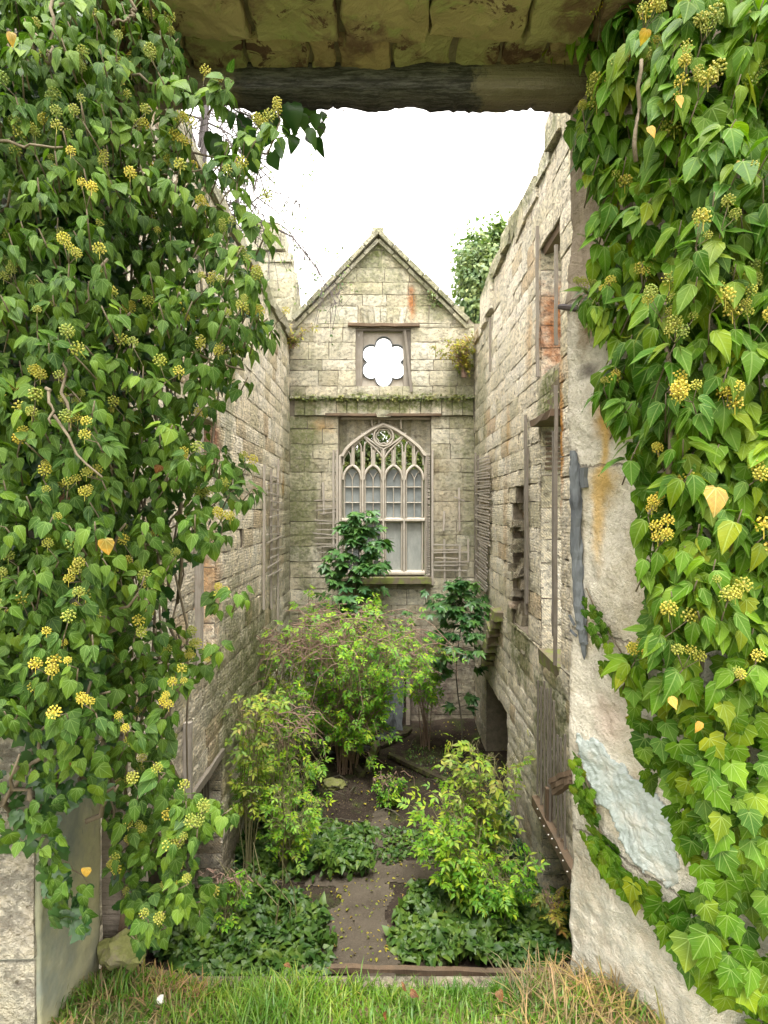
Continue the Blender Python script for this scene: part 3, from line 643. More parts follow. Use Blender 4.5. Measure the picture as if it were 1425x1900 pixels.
# RIGHT
rw = empty('side_wall', (RX, 8.5, ZF), 'tall pale coursed stone wall along the right side with two stacked window recesses', 'wall')
hR = [(7.6,8.6,1.9,3.70), (7.6,8.6,-1.95,1.28), (9.3,10.45,-1.9,.15), (9.45,10.2,.15,.42), (5.6,8.5,ZF-.5,-4.1), (10.9,13.2,ZF-.5,-3.6)]
O, U, Wv, Nn = (RX,0,0), (0,1,0), (0,0,1), (-1,0,0)
mb = MB()
core(mb, O, U, Wv, Nn, 2.2, YE+.05, ZB, 4.0, .55, hR); core(mb, O, U, Wv, Nn, 2.2, 12.2, 4.0, 4.62, .55, ()); mb.build('wall_core', M['mortarP'], rw)
mb = MB(); stones(mb, O, U, Wv, Nn, 4.5, YE, ZB, 4.0, hR, proud=.016, jit=.014, hrow=(.25,.36), lw=(.4,1.0), gap=.007); stones(mb, O, U, Wv, Nn, 4.5, 12.2, 4.0, 4.65, (), proud=.016, jit=.012, lw=(.4,.9), gap=.007)
mb.build('stonework', M['right'], rw)
mb = MB()
for (y0, z0, z1) in ((8.6,1.9,3.7),(8.6,-1.95,1.28)): reveal(mb, RX, y0, z0, z1, .55, -1, hrow=(.36,.44), lw=(.5,.6), proud=.02)
reveal(mb, RX, 8.5, ZF-.3, -4.1, .55, -1, hrow=(.2,.3), lw=(.3,.5)); mb.build('window_reveal', M['right'], rw)
mb = MB()  # uneven stepped wall head
y = 4.5
while y < 12.2:
    l = random.uniform(.45,.75); mb.box((RX+.24, y+l/2, 4.72+random.uniform(-.10,.20)), .58, l-.012, .36, jit=.05); y += l
y = 12.2
while y < YE-.2:
    l = random.uniform(.4,.7); mb.box((RX+.24, y+l/2, 4.05+random.uniform(-.03,.05)+(.35 if y < 12.8 else 0)), .62, l-.012, .22+(.5 if y < 12.8 else 0), jit=.03); y += l
mb.build('coping', M['right'], rw)
mb = MB()  # mossy lintel and sill masses between the two windows
for i in range(3): mb.box((RX+.235+.01*i, 8.1, 1.42+i*.16), .5, .98, .15, jit=.025)
mb.box((RX+.235, 8.1, -2.02), .5, .98, .2, jit=.03); mb.build('mossy_lintel', M['mosswood'], rw)
mb = MB()
mb.bar((RX+.3,8.15,3.72), (RX+.05,8.15,3.66), 1.0, .08); mb.bar((RX+.1,7.62,1.25), (RX+.1,8.59,1.25), .45, .09, seg=4, wob=.01)
for i in range(8): mb.bar((RX+.06+.02*random.random(),8.56,1.1-i*.07), (RX+.5,8.55,1.1-i*.07+random.uniform(-.03,.03)), .02, .035, wob=.002)
mb.build('recess_timber', M['brownwood'], rw)
def rbat(d, py1, py2, w=.04, th=.04, m=None, x=RX, s=-1):
    z1 = (950-py1)*d/F; z2 = (950-py2)*d/F; m.bar((x+s*.05,d,z1), (x+s*.05,d+random.uniform(-.03,.03),z2), w, th, up=(0,1,0), seg=10, wob=.005)
mb = MB()
for d, a, b in ((7.62,715,1235),(7.72,800,1180),(9.25,770,1140),(9.16,830,1120),(8.55,420,700),(7.6,455,640),(12.35,590,690),(14.3,840,1075),(13.9,845,1050)): rbat(d, a, b, m=mb)
mb.build('batten', M['oldwood'], rw)
mb = MB()
for i in range(46):
    z_ = (950-852)*13/F - i*.062
    mb.bar((RX-.07,12.35+random.uniform(-.15,.1)+ (0 if i < 30 else .3),z_+random.uniform(-.01,.01)), (RX-.07,14.1+random.uniform(-.5,.15),z_+.05+random.uniform(-.03,.03)), .02, .03, seg=2, wob=.003)
mb.build('lath_panel', M['palewood'], rw)
mb = MB()  # upright mossy boards below the window
for i in range(9):
    d = 7.22+i*.16+random.uniform(-.03,.03); z1 = -2.35+random.uniform(-.1,.1)-(.35 if i < 3 else 0); mb.bar((RX-.05,d,z1), (RX-.05,d+random.uniform(-.03,.03),-3.95+random.uniform(-.25,.1)), .025, .022, up=(0,1,0), seg=8, wob=.004)
mb.build('board_strip', M['oldwood'], rw)
mb = MB(); mb.bar((RX-.06,6.3,-4.08), (RX-.06,8.62,-4.08), .09, .14, seg=6, wob=.006); mb.bar((RX+.02,8.45,-4.0), (RX+.02,8.5,-3.2), .08, .1); mb.bar((RX-.05,7.95,-3.6), (RX-.05,7.95,-4.05), .09, .08)
mb.build('opening_lintel', M['brownwood'], rw)
mb = MB()
for q in range(9):
    yy = 6.9+q*.17+random.uniform(-.06,.06); zz = -4.06+random.uniform(-.04,.04); mb.tube([(RX-.10,yy,zz), (RX-.125,yy,zz)], .007, 5)
mb.build('nail_heads', M['pebble'], rw)
mb = MB()  # rubble inside the ragged hole and the recess under it
for i in range(46):
    z_ = -2.9+i*.07; d = 10.43-random.random()*.2 if i > 13 else random.uniform(9.3,10.4); mb.box((RX+.08+random.random()*.3, d, z_), .28, random.uniform(.18,.4), random.uniform(.1,.2), jit=.04)
for i in range(20): mb.box((RX+.4, random.uniform(9.35,10.4), -2+random.random()*2.2), .2, .3, .17, jit=.04)
mb.build('rubble', M['rubble'], rw)
mb = MB(); mb.box((RX+.56,9.9,-.8), .04, 1.5, 3.2); mb.box((RX+.59,6.9,-4.8), .06, 4.2, 1.9); mb.box((RX+.59,12,-4.7), .06, 3.0, 2.6); mb.build('recess_back', M['voidshade'], rw)
# LEFT
lw_ = empty('side_wall', (LX, 8.5, ZF), 'pale stone wall along the left side half hidden by ivy branches', 'wall')
hL = [(7.4,8.3,-1.9,1.2), (9.72,9.92,-.58,-.28), (5.4,8.6,ZF-.5,-3.35), (7.4,8.3,1.9,3.6)]
O, Nn = (LX,0,0), (1,0,0)
mb = MB(); core(mb, O, U, Wv, Nn, 2.2, YE+.05, ZB, 4.15, .55, hL); mb.build('wall_core', M['mortarP'], lw_)
mb = MB(); stones(mb, O, U, Wv, Nn, 4.0, YE, ZB, 4.15, hL, proud=.016, jit=.014, hrow=(.22,.34), lw=(.35,.9), gap=.007); mb.build('stonework', M['left'], lw_)
mb = MB(); reveal(mb, LX, 8.3, -1.9, 1.2, .55, -1, hrow=(.36,.44), lw=(.5,.6), proud=.02); reveal(mb, LX, 8.6, ZF-.3, -3.35, .55, -1, hrow=(.2,.3), lw=(.3,.5)); reveal(mb, LX, 8.3, 1.9, 3.6, .55, -1, hrow=(.36,.44), lw=(.5,.6))
mb.build('window_reveal', M['left'], lw_)
mb = MB(); y = 4.0
while y < YE-.2:
    l = random.uniform(.45,.75); mb.box((LX-.24, y+l/2, 4.24+random.uniform(-.03,.07)), .62, l-.012, .22, jit=.03); y += l
mb.build('coping', M['cope'], lw_)
mb = MB(); mb.bar((LX+.04,7.38,1.3), (LX+.04,7.38,-2.0), .07, .07, up=(0,1,0), seg=8, wob=.004); mb.bar((LX+.05,7.5,1.3), (LX+.05,7.5,-1.9), .03, .03, up=(0,1,0), seg=8, wob=.004)
mb.bar((LX+.05,6.95,-2.4), (LX+.05,6.95,-3.5), .09, .07, up=(0,1,0), seg=4, wob=.004)
for d in (11.4,12.1,12.9): mb.bar((LX+.05,d,(950-850-random.random()*30)*d/F), (LX+.05,d+random.uniform(-.1,.1),-1.5-random.random()*2), .04, .045, up=(0,1,0), seg=10, wob=.006)
for i in range(13): z_ = .7-i*.16; mb.bar((LX+.08,11.5+random.random()*.5,z_), (LX+.08,12.6+random.random()*.6,z_+random.uniform(-.06,.06)), .02, .028, seg=2, wob=.003)
mb.build('batten', M['palewood'], lw_)
mb = MB(); mb.bar((LX+.0,5.6,-3.38), (LX+.0,8.6,-3.38), .08, .10, seg=8, wob=.012)
for i in range(6): mb.bar((LX-.2,8.5-i*.13,-3.5), (LX-.2,8.5-i*.13,-4.2), .10, .03, up=(0,1,0), seg=3, wob=.004)
mb.build('opening_lintel', M['oldwood'], lw_)
mb = MB(); mb.box((LX-.59,6.9,-4.5), .06, 4.4, 2.7); mb.box((LX-.4,9.8,-.4), .05, .5, .6); mb.build('recess_back', M['voidshade'], lw_)
# back of the dark doorway in the gable wall
mb = MB(); mb.box((gx(726), YE+1.0, -4.6), 1.6, .05, 2.4); mb.build('doorway_back', M['voidshade'], gw)
# chimney stump and wall behind the gable on the left
cs = empty('chimney_stump', (-3.1, 16.3, 2), 'crumbling tall stone stump rising behind the left end of the gable', 'chimney')
mb = MB(); zz = 2.0
while zz < 7.55:
    h = random.uniform(.3,.45); wd = 1.35 - (.25 if zz > 6.6 else 0) + random.uniform(-.08,.08)
    mb.box((-3.75+wd/2+.05+ (.25 if 5.9 < zz < 6.6 else 0)*0, 16.3, zz+h/2), wd+random.uniform(-.16,.10)+ (0.12 if zz < 4.2 else 0)-(.3 if zz > 7.2 else 0), .8, h-.015, jit=.06); zz += h
mb.build('stonework', M['gable'], cs)

# ---------------------------------------------------------------- ground, floor, path
def gh(x, y): return ZF + .06*fbm((x,y,3), 4, .9) + .35*max(0, 1-((x+.9)**2/2.2+(y-11.9)**2/1.6))*.6 + .25*max(0,min(1,(y-12.2)/2.4))
def grid(x0, x1, y0, y1, st, f):
    xs = np.arange(x0, x1+st/2, st); ys = np.arange(y0, y1+st/2, st); V = [(x, y, f(x, y)) for y in ys for x in xs]; n = len(xs)
    Fc = np.array([(j*n+i, j*n+i+1, (j+1)*n+i+1, (j+1)*n+i) for j in range(len(ys)-1) for i in range(n-1)]); return V, Fc
V, Fc = grid(-2.9, 2.9, 2.2, 15.6, .08, gh); tag(link_mesh('ruin_floor', V, Fc, M['earth'], smooth=True), 'dark bare earth floor inside the ruin', 'ground', kind='structure')
def pathm(x, y):
    n = fbm((x,y,9), 4, 1.6)*.20
    cx = -.30+ (0 if y < 8.6 else (y-8.6)*.13) ; hw = .43 if y < 8.5 else .43-(y-8.5)*.12
    stem = hw - abs(x-cx) + n if y < 11.2 else -1
    arm = .30 - abs(y-(8.95+.0*x)) + n if -1.85 < x < 1.8 else -1
    return max(stem, arm)
V, Fc = grid(-2.0, 1.9, 6.6, 11.3, .03, lambda x, y: gh(x, y)+.012)
V = np.array(V); keep = [f for f in Fc if pathm(*V[f].mean(0)[:2]) > 0]
tag(link_mesh('footpath', V, np.array(keep), M['path'], smooth=True), 'bare trodden earth path forking across the ruin floor', 'path', kind='structure')
# outside terrain: low ground to the horizon, and the raised lawn at camera level
mb = MB(); S = 900
mb.add([(-S,15.4,ZB),(S,15.4,ZB),(S,S,ZB),(-S,S,ZB)], [(0,1,2,3)])
mb.add([(-S,-S,ZB),(-2.75,-S,ZB),(-2.75,15.4,ZB),(-S,15.4,ZB)], [(0,1,2,3)]); mb.add([(2.65,-S,ZB),(S,-S,ZB),(S,15.4,ZB),(2.65,15.4,ZB)], [(0,1,2,3)])
mb.add([(-2.75,-S,ZB),(2.65,-S,ZB),(2.65,1,ZB),(-2.75,1,ZB)], [(0,1,2,3)])
tag(mb.build('ground', M['field']), 'rough grassland around the ruin', 'ground', kind='structure')
GZ = -1.6
def lz(x, y): return GZ + .03*fbm((x,y,1),3,1.5) + (.05 if x < -.6 else 0)*min(1,(-x-.6)/.3) + .06*max(0,min(1,(x-.45)/.3)) - .12*max(0,min(1,(y-1.88)/.32))**1.5
V, Fc = grid(-3.2, 3.2, -2.0, 2.24, .08, lz); V = list(V)
tag(link_mesh('lawn_bank', V, Fc, M['turf'], smooth=True), 'turf bank filling the sill of the opening', 'ground', kind='structure')
mb = MB(); mb.box((0,-14.0,GZ-2.1), 60, 24, 4.2); mb.box((0,.1,GZ-2.0), 6.4, 4.16, 3.8); tag(mb.build('lawn', M['field']), 'grassy terrace in front of the ruin', 'ground', kind='structure')
# ---------------------------------------------------------------- near wall with the opening we look through
fwl = empty('front_wall', (0, 1.95, GZ), 'thick rough stone wall with the tall opening, pale weathered jambs and patch of blue-green plaster', 'wall')
def jamb(path, fine, z0, z1, st, amp, mat, name, zc=.05):
    """extrude a plan path vertically; displaced like eroded stone"""
    pts = []; 
    for a, b, s in zip(path[:-1], path[1:], fine):
        L_ = (Vector(b)-Vector(a)).length; n = max(1, int(L_/s))
        pts += [Vector(a).lerp(Vector(b), i/n) for i in range(n)]
    pts.append(Vector(path[-1])); nz = int((z1-z0)/st); V = []
    for i, p in enumerate(pts):
        d = (pts[min(i+1, len(pts)-1)]-pts[max(i-1, 0)]).normalized(); nr = Vector((d.y, -d.x))
        for j in range(nz+1):
            z = z0+(z1-z0)*j/nz; q = Vector((p.x, p.y, z))
            h = amp*(fbm(q, 4, 2.2)*.9 + .45*abs(fbm(q+Vector((5,5,5)), 4, 7)) + .25*fbm(q, 2, 22))
            V.append((p.x+nr.x*h, p.y+nr.y*h, z))
    m = nz+1; Fc = np.array([(i*m+j, (i+1)*m+j, (i+1)*m+j+1, i*m+j+1) for i in range(len(pts)-1) for j in range(nz)])
    return link_mesh(name, V, Fc, mat, fwl, smooth=True), pts
RJ = [(4.0,2.22),(1.2,2.22),(.70,2.22),(.672,2.19),(.885,1.76),(.91,1.74),(1.5,1.74),(4.0,1.74)]
jamb(RJ, [.3,.02,.006,.011,.006,.014,.3], -3.2, 3.2, .013, .020, M['jamb'], 'right_jamb_masonry')
LJ = [(-4.0,1.765),(-1.012,1.765),(-1.0,1.772),(-1.0,2.14),(-1.02,2.16),(-4.0,2.16)]
jamb(LJ, [.2,.006,.012,.006,.2], -3.2, 3.2, .02, .008, M['plaster'], 'left_jamb_plaster')
mb = MB(); stones(mb, (0,1.748,0), (1,0,0), (0,0,1), (0,-1,0), -3.5, -1.004, -1.75, 3.2, (), hrow=(.34,.46), lw=(.6,.9), proud=.010, jit=.004, gap=.005)
mb.build('front_stonework', M['front'], fwl)
mb = MB(); mb.box((0,1.955,2.37), 2.2, .47, 1.66); mb.build('wall_core', M['mortar'], fwl)
mb = MB(); mb.box((0,2.17,-4.0), 8, .12, 4.6); mb.build('retaining_wall', M['rubble'], fwl)
# blue-green plaster patch on the right jamb (follows the jamb plane, 8 mm proud)
poly = [(1074,1352),(1086,1362),(1094,1372),(1110,1368),(1128,1392),(1150,1418),(1172,1440),(1200,1452),(1226,1480),(1243,1512),(1258,1550),(1264,1600),(1262,1640),(1240,1650),(1210,1622),(1180,1590),(1158,1562),(1132,1520),(1112,1486),(1090,1440),(1074,1400)]
A = Vector((.672,2.19)); B = Vector((.885,1.76)); jd = (B-A).normalized(); jn = Vector((jd.y, -jd.x))
def onjamb(px, py):
    kx = (px-712.5)/F; t = (kx*A.y-A.x)/((B.x-A.x)-kx*(B.y-A.y)); p = A.lerp(B, t); return (t*(B-A).length, (950-py)/F*p.y)
pj = [onjamb(*p) for p in poly]
def inside(p, poly_):
    x, y = p; c = False; n = len(poly_)
    for i in range(n):
        x1_, y1_ = poly_[i]; x2_, y2_ = poly_[(i+1) % n]
        if (y1_ > y) != (y2_ > y) and x < (x2_-x1_)*(y-y1_)/(y2_-y1_)+x1_: c = not c
    return c
def jh(q): return .020*(fbm(q, 4, 2.2)*.9 + .45*abs(fbm(q+Vector((5,5,5)), 4, 7)) + .25*fbm(q, 2, 22))
s0, s1 = min(p[0] for p in pj), max(p[0] for p in pj); t0, t1 = min(p[1] for p in pj), max(p[1] for p in pj)
st = .005; ns, nt = int((s1-s0)/st)+1, int((t1-t0)/st)+1; V = []; ok = []
for i in range(ns):
    for j in range(nt):
        s_, z = s0+i*st, t0+j*st; p = A+jd*s_; q = Vector((p.x, p.y, z))
        h = jh(q)*.6+.007 + .005*fbm(q, 3, 14) + .006*abs(fbm(q+Vector((0,0,3)), 3, 30)); wob = .022*fbm(q, 4, 18)
        V.append((p.x+jn.x*h, p.y+jn.y*h, z)); ok.append(inside((s_+wob, z+wob), pj))
Fc = [(i*nt+j, (i+1)*nt+j, (i+1)*nt+j+1, i*nt+j+1) for i in range(ns-1) for j in range(nt-1) if ok[i*nt+j] and ok[(i+1)*nt+j] and ok[(i+1)*nt+j+1] and ok[i*nt+j+1]]
V = np.array(V); Fc = np.array(Fc); used = np.unique(Fc); remap = np.zeros(len(V), int); remap[used] = np.arange(len(used))
pp = link_mesh('plaster_patch', V[used], remap[Fc], M['blueplaster'], fwl, smooth=True)
md = pp.modifiers.new('thick', 'SOLIDIFY'); md.thickness = .02; md.offset = -1
# soffit stones
def slab(mb, xs, y0, y1, z, th, wob=.012):
    """stone with an irregular outline in plan, seen from below"""
    xa, xb = xs; n = 9; ring = []
    for i in range(n): ring.append((xa+(xb-xa)*i/(n-1), y0))
    for i in range(1, 5): ring.append((xb, y0+(y1-y0)*i/5))
    for i in range(n): ring.append((xb-(xb-xa)*i/(n-1), y1))
    for i in range(1, 5): ring.append((xa, y1-(y1-y0)*i/5))
    rr = [(x+random.uniform(-wob,wob)*.6, y+random.uniform(-wob,wob)*.6) for x, y in ring]; c = ((xa+xb)/2, (y0+y1)/2); m = len(rr); vs = []
    for f, dz in ((1.0, th), (1.0, .014), (.95, .002), (.75, 0), (.4, 0)):
        for (x, y) in rr:
            X, Y = c[0]+(x-c[0])*f, c[1]+(y-c[1])*f; vs.append((X, Y, z+dz+ .010*fbm((X,Y,z), 4, 9)*(dz < .01) + .016*fbm((X,Y,5), 2, 3)*(dz < .01)))
    vs.append((c[0], c[1], z)); fs = []
    for r_ in range(4):
        for i in range(m): fs.append((r_*m+i, r_*m+(i+1)%m, (r_+1)*m+(i+1)%m, (r_+1)*m+i))
    for i in range(m): fs.append((4*m+i, 4*m+(i+1)%m, 5*m))
    mb.add(vs, fs)
mb = MB(); sx = lambda px, d=1.86: (px-712.5)/F*d
for a, b in ((140,300),(305,455),(465,626),(634,795),(800,978),(985,1100),(1105,1300)): slab(mb, (sx(a),sx(b)), 1.70, 1.945+random.uniform(-.01,.02), 1.50, .2)
for a, b in ((200,345),(350,452),(458,572),(577,622),(630,726),(732,838),(849,928),(934,1010),(1016,1150)): slab(mb, (sx(a,2.02),sx(b,2.02)), 1.955, 2.12+random.uniform(-.01,.01), 1.525, .2)
mb.build('soffit_stones', M['soffit'], fwl)
# charred lintel beam: irregular bottom edge
nx, xs = 150, np.linspace(-1.15, .95, 151); V = []; ring = [(0,0),(0,.5),(0,1),(.5,1),(1,1),(1,.5),(1,0),(.5,0)]
for x in xs:
    for (a, b) in ring:
        y = 2.085+.115*a; z = 1.452+.11*b; n_ = fbm((x, y, z), 4, 6)*.010 + random.uniform(-.003,.003)
        if b == 0 and a == 1: z += n_*1.3 + .006*(random.random()-.5) - (.004 if x > .1 else 0)
        V.append((x, y+n_*.5, z+n_*.8))
Fc = np.array([(i*8+q, i*8+(q+1)%8, (i+1)*8+(q+1)%8, (i+1)*8+q) for i in range(nx) for q in range(8)])
tag(link_mesh('lintel_beam', V, Fc, M['char'], fwl), 'charred timber beam, bare brown wood at its right end')
# charred post embedded in the right jamb, small stub, bolt
mb = MB(); pts = [(1069,838),(1072,870),(1074,930),(1075,1010),(1078,1080),(1083,1150),(1088,1190),(1090,1222)]
wds = [.012,.018,.022,.022,.021,.022,.016,.003]; NP = []
for i in range(7):
    for f_ in range(5): NP.append((pts[i][0]+(pts[i+1][0]-pts[i][0])*f_/5, pts[i][1]+(pts[i+1][1]-pts[i][1])*f_/5, (wds[i]+(wds[i+1]-wds[i])*f_/5)*random.uniform(.85,1.12)))
NP.append((1090,1222,.002)); pts = [(a_, b_) for a_, b_, _ in NP]
n_ = 14; vs = []
for i, (px, py) in enumerate(pts):
    s_, z = onjamb(px, py); p = A+jd*s_; wd = NP[i][2]
    for q in range(n_):
        a = 2*math.pi*q/n_; r_ = wd*(1+random.uniform(-.16,.16)); e = p + jd*(math.cos(a)*r_) + jn*(math.sin(a)*r_*.8+.014); vs.append((e.x, e.y, z+random.uniform(-.004,.004)))
fs = [(i*n_+q, i*n_+(q+1)%n_, (i+1)*n_+(q+1)%n_, (i+1)*n_+q) for i in range(len(pts)-1) for q in range(n_)] + [tuple(range(n_))]
mb.add(vs, fs)
def jp(px, py, o=.01): s_, z = onjamb(px, py); p = A+jd*s_+jn*o; return Vector((p.x, p.y, z))
mb.bar(jp(1087,868), jp(1088,905), .018, .02, seg=2, wob=.003)
for a, b in (((1064,1140),(1072,1160)),((1088,1175),(1096,1195)),((1066,1168),(1076,1180))): mb.bar(jp(*a, .02), jp(*b, .015), .006, .008)
tag(mb.build('charred_post', M['greywood']), 'slender grey charred timber set upright in the right jamb of the opening', 'post')
mb = MB(); mb.tube([jp(1048,569,.0)+Vector((-.02,0,0)), jp(1060,571,.01), jp(1074,573,.012)], [.010,.013,.012], 8); mb.tube([jp(1074,573,.02), jp(1092,577,.0)], [.009,.006], 7)
tag(mb.build('iron_bolt', M['iron']), 'dark rusty iron bolt sticking out high on the right jamb', 'bolt')
mb = MB(); b0, b1 = P(1062,1432,2.32), P(1022,1450,2.5)
for i in range(3): mb.bar(b0+Vector((0,0,-.018*i)), b1+Vector((.01*i,0,-.022*i)), .03, .018, seg=5, wob=.004)
tag(mb.build('broken_timber', M['brownwood']), 'splintered dark timber end jutting from behind the right jamb', 'timber')
# left: charred post and leaning planks
mb = MB(); mb.bar((-.99,2.24,-1.75), (-.99,2.24,1.5), .07, .06, up=(0,1,0), seg=30, wob=.006); tag(mb.build('door_post', M['char']), 'blackened charred upright post against the left jamb behind the ivy', 'post')
mb = MB(); mb.bar((-.955,2.24,-1.66), (-.90,2.26,-.95), .035, .02, up=(0,1,0), seg=10, wob=.003); tag(mb.build('leaning_plank', M['greywood']), 'grey split plank leaning beside the blackened left post', 'plank', 'split planks by the left post')
mb = MB(); mb.bar((-.985,2.2,-1.66), (-.895,2.22,-1.28), .03, .015, up=(0,1,0), seg=8, wob=.004); tag(mb.build('leaning_plank', M['brownwood']), 'reddish brown splintered plank leaning at the foot of the left post', 'plank', 'split planks by the left post')
mb = MB(); mb.bar((-.90,2.24,-1.66), (-.86,2.26,-1.0), .02, .012, up=(0,1,0), seg=8, wob=.004); tag(mb.build('leaning_plank', M['palewood']), 'thin pale plank, right-hand one of those by the left post', 'plank', 'split planks by the left post')
# mossy rock
def rock(name, c, r, mat, label, cat, seed=0, sub=3, group=None):
    import bmesh
    bm = bmesh.new(); bmesh.ops.create_icosphere(bm, subdivisions=sub, radius=1)
    for v in bm.verts:
        q = v.co*1.1+Vector((seed,seed,seed)); k_ = 1+.45*fbm(q,3,.9)+.12*fbm(q,3,3); v.co = Vector((v.co.x*r[0]*k_, v.co.y*r[1]*k_, v.co.z*r[2]*k_)) + Vector(c)
    V = [v.co[:] for v in bm.verts]; fs = [tuple(v.index for v in f.verts) for f in bm.faces]; bm.free()
    return tag(link_mesh(name, V, fs, mat), label, cat, group)
rock('rock', P(226,1762,2.12)+Vector((0,0,.0)), (.075,.05,.055), M['rock'], 'mossy brown stone lying in the grass at the foot of the left jamb', 'rock', 3)
rock('pebble', P(298,1856,1.98), (.012,.012,.014), M['pebble'], 'small white pebble in the grass to the left', 'pebble', 5, 2)
# ---------------------------------------------------------------- debris on the floor
def onfloor(px, py, lift=0):
    d = 5.3*F/(py-950); p = P(px, py, d); p.z = gh(p.x, p.y)+lift; return p
def floorobj(name, label, cat, mat, parts, group=None):
    mb = MB()
    for (a, b, w_, h_) in parts: mb.bar(a, b, w_, h_, seg=10, wob=.012)
    return tag(mb.build(name, mat), label, cat, group)
g_ = 'burnt timbers fallen on the floor'
floorobj('fallen_timber', 'long dark timber sloping down toward the small bush on the left of the floor', 'timber', M['darkwood'], [(onfloor(600,1405,.35), onfloor(672,1462,.06), .14, .12)], g_)
floorobj('fallen_timber', 'short mossy black timber lying right of the sloping one', 'timber', M['mosswood'], [(onfloor(700,1402,.15), onfloor(682,1448,.06), .14, .12)], g_)
floorobj('fallen_timber', 'thin dark plank below the curled metal sheet', 'timber', M['darkwood'], [(onfloor(706,1402,.06), onfloor(762,1376,.06), .10, .06)], g_)
floorobj('fallen_timber', 'long black timber lying across the floor to the right', 'timber', M['darkwood'], [(onfloor(722,1415,.08), onfloor(850,1462,.08),   .12, .08)], g_)
floorobj('fallen_timber', 'dark timber stump standing at the left of the fallen timbers', 'timber', M['oldwood'], [(onfloor(568,1440,0), onfloor(566,1440,.55), .18, .14)], g_)
floorobj('edge_rail', 'long brown nailed rail lying on the floor just beyond the grass', 'rail', M['brownwood'], [(Vector((-.95,6.98,ZF+.06)), Vector((2.0,6.92,ZF+.06)), .07, .06)])
sd = empty('fallen_slab', onfloor(640,1420), 'pile of grey broken slates on a dark heap of debris', 'slates')
mb = MB()
for i in range(16):
    c = onfloor(630+random.uniform(-25,35), 1412+random.uniform(-12,14), .12+i*.012); mb.box(c, random.uniform(.25,.5), random.uniform(.2,.35), .018, rot=Matrix.Rotation(random.uniform(-.3,.3),3,'X') @ Matrix.Rotation(random.uniform(0,3),3,'Z'), jit=.01)
mb.build('slate', M['greywood'], sd)
mb = MB(); c = onfloor(738,1372)
mb.bar(c+Vector((-.1,0,0)), c+Vector((-.05,.35,1.35)), .42, .05, up=(0,1,.3), seg=8, wob=.01); tag(mb.build('charred_board', M['greywood']), 'broad grey charred board leaning in the dark doorway of the gable wall', 'board')
mb = MB(); c = onfloor(757,1362); mb.bar(c, c+Vector((.02,.2,1.55)), .10, .10, up=(0,1,0), seg=8, wob=.006); tag(mb.build('door_jamb_timber', M['char']), 'black upright timber at the right side of the gable doorway', 'post')
vs = []; nn = 10; c = onfloor(715,1392)
for i in range(nn):
    for j in range(5):
        a = i/(nn-1); vs.append((c.x-.2+.42*a+.04*math.sin(j), c.y+.1*math.sin(a*5)+.02*j, c.z+.04+.55*a*a*(.3+.7*j/4)+.08*j/4))
tag(link_mesh('metal_sheet', vs, [(i*5+j,(i+1)*5+j,(i+1)*5+j+1,i*5+j+1) for i in range(nn-1) for j in range(4)], M['greywood']), 'curled torn grey metal sheet at the foot of the charred board', 'metal sheet').modifiers.new('t','SOLIDIFY').thickness = .01
rock('rock', onfloor(680,1352,.1), (.35,.2,.14), M['rock'], 'pale mossy boulder at the base of the gable wall by the doorway', 'rock', 8)
rock('rock', onfloor(620,1478,.03), (.22,.15,.10), M['rock'], 'low mossy stone on the bare earth left of the small bush', 'rock', 12)
rock('rock', onfloor(703,1345,.28), (.14,.1,.2), M['rock'], 'upright broken stone resting beside the gable doorway', 'rock', 17)
mb = MB(); a = P(928,1130,11.3); b = P(903,1232,12.4)
for i in range(7):
    p, q = a.lerp(b, i/7), a.lerp(b, (i+1)/7); mb.box((p+q)/2, .26, .34, (p-q).length*.62, rot=Matrix.Rotation(.25,3,'X'), jit=.03)
tag(mb.build('mossy_corbel', M['mosswood']), 'line of mossy stepped stones running down the right wall', 'stair')
# ================================================================ PLANT GENERATORS
class Cloud:
    """many copies of a small leaf template merged into one mesh"""
    def __init__(s): s.V = []; s.F = []; s.U = []; s.n = 0
    def add(s, T, mats, offs):
        V, Fq, UV = T; m = len(mats)
        if not m: return
        X = np.einsum('nij,vj->nvi', mats, V) + offs[:, None, :]
        s.V.append(X.reshape(-1, 3)); s.U.append(np.tile(UV, (m, 1)))
        s.F.append((Fq[None] + (np.arange(m)*len(V))[:, None, None] + s.n).reshape(-1, Fq.shape[1])); s.n += m*len(V)
    def build(s, name, mat, parent=None):
        return link_mesh(name, np.concatenate(s.V), np.concatenate(s.F), mat, parent, uv=np.concatenate(s.U), smooth=True)
def leafT(mid, left, curve=.25, fold=.18, uw=1.0, wave=0):
    """mid: y of midrib points; left: (halfwidth, y) outline points; both same length. two inner quads across"""
    V = []; UV = []; n = len(mid)
    for s_ in range(5):
        f = (-1,-.5,0,.5,1)[s_]
        for i in range(n):
            x = f*left[i][0]; y = mid[i]*(1-abs(f)) + left[i][1]*abs(f)
            z = fold*abs(x) - curve*y*y - .25*x*x + wave*math.sin(y*9+f*2)*abs(f)
            V.append((x, y, z)); UV.append((x/uw, y))
    Fq = [(s_*n+i, (s_+1)*n+i, (s_+1)*n+i+1, s_*n+i+1) for s_ in range(4) for i in range(n-1)]
    return np.array(V), np.array(Fq), np.array(UV)
T_IVY_A = [leafT([0,.14,.36,.6,.82,1.0], [(.10,-.06),(.36,.02),(.44,.28),(.32,.56),(.14,.82),(.0,1.0)], c, f, wave=w_) for c, f, w_ in ((.25,.12,.02),(.5,.3,.03),(.1,.05,.03))]
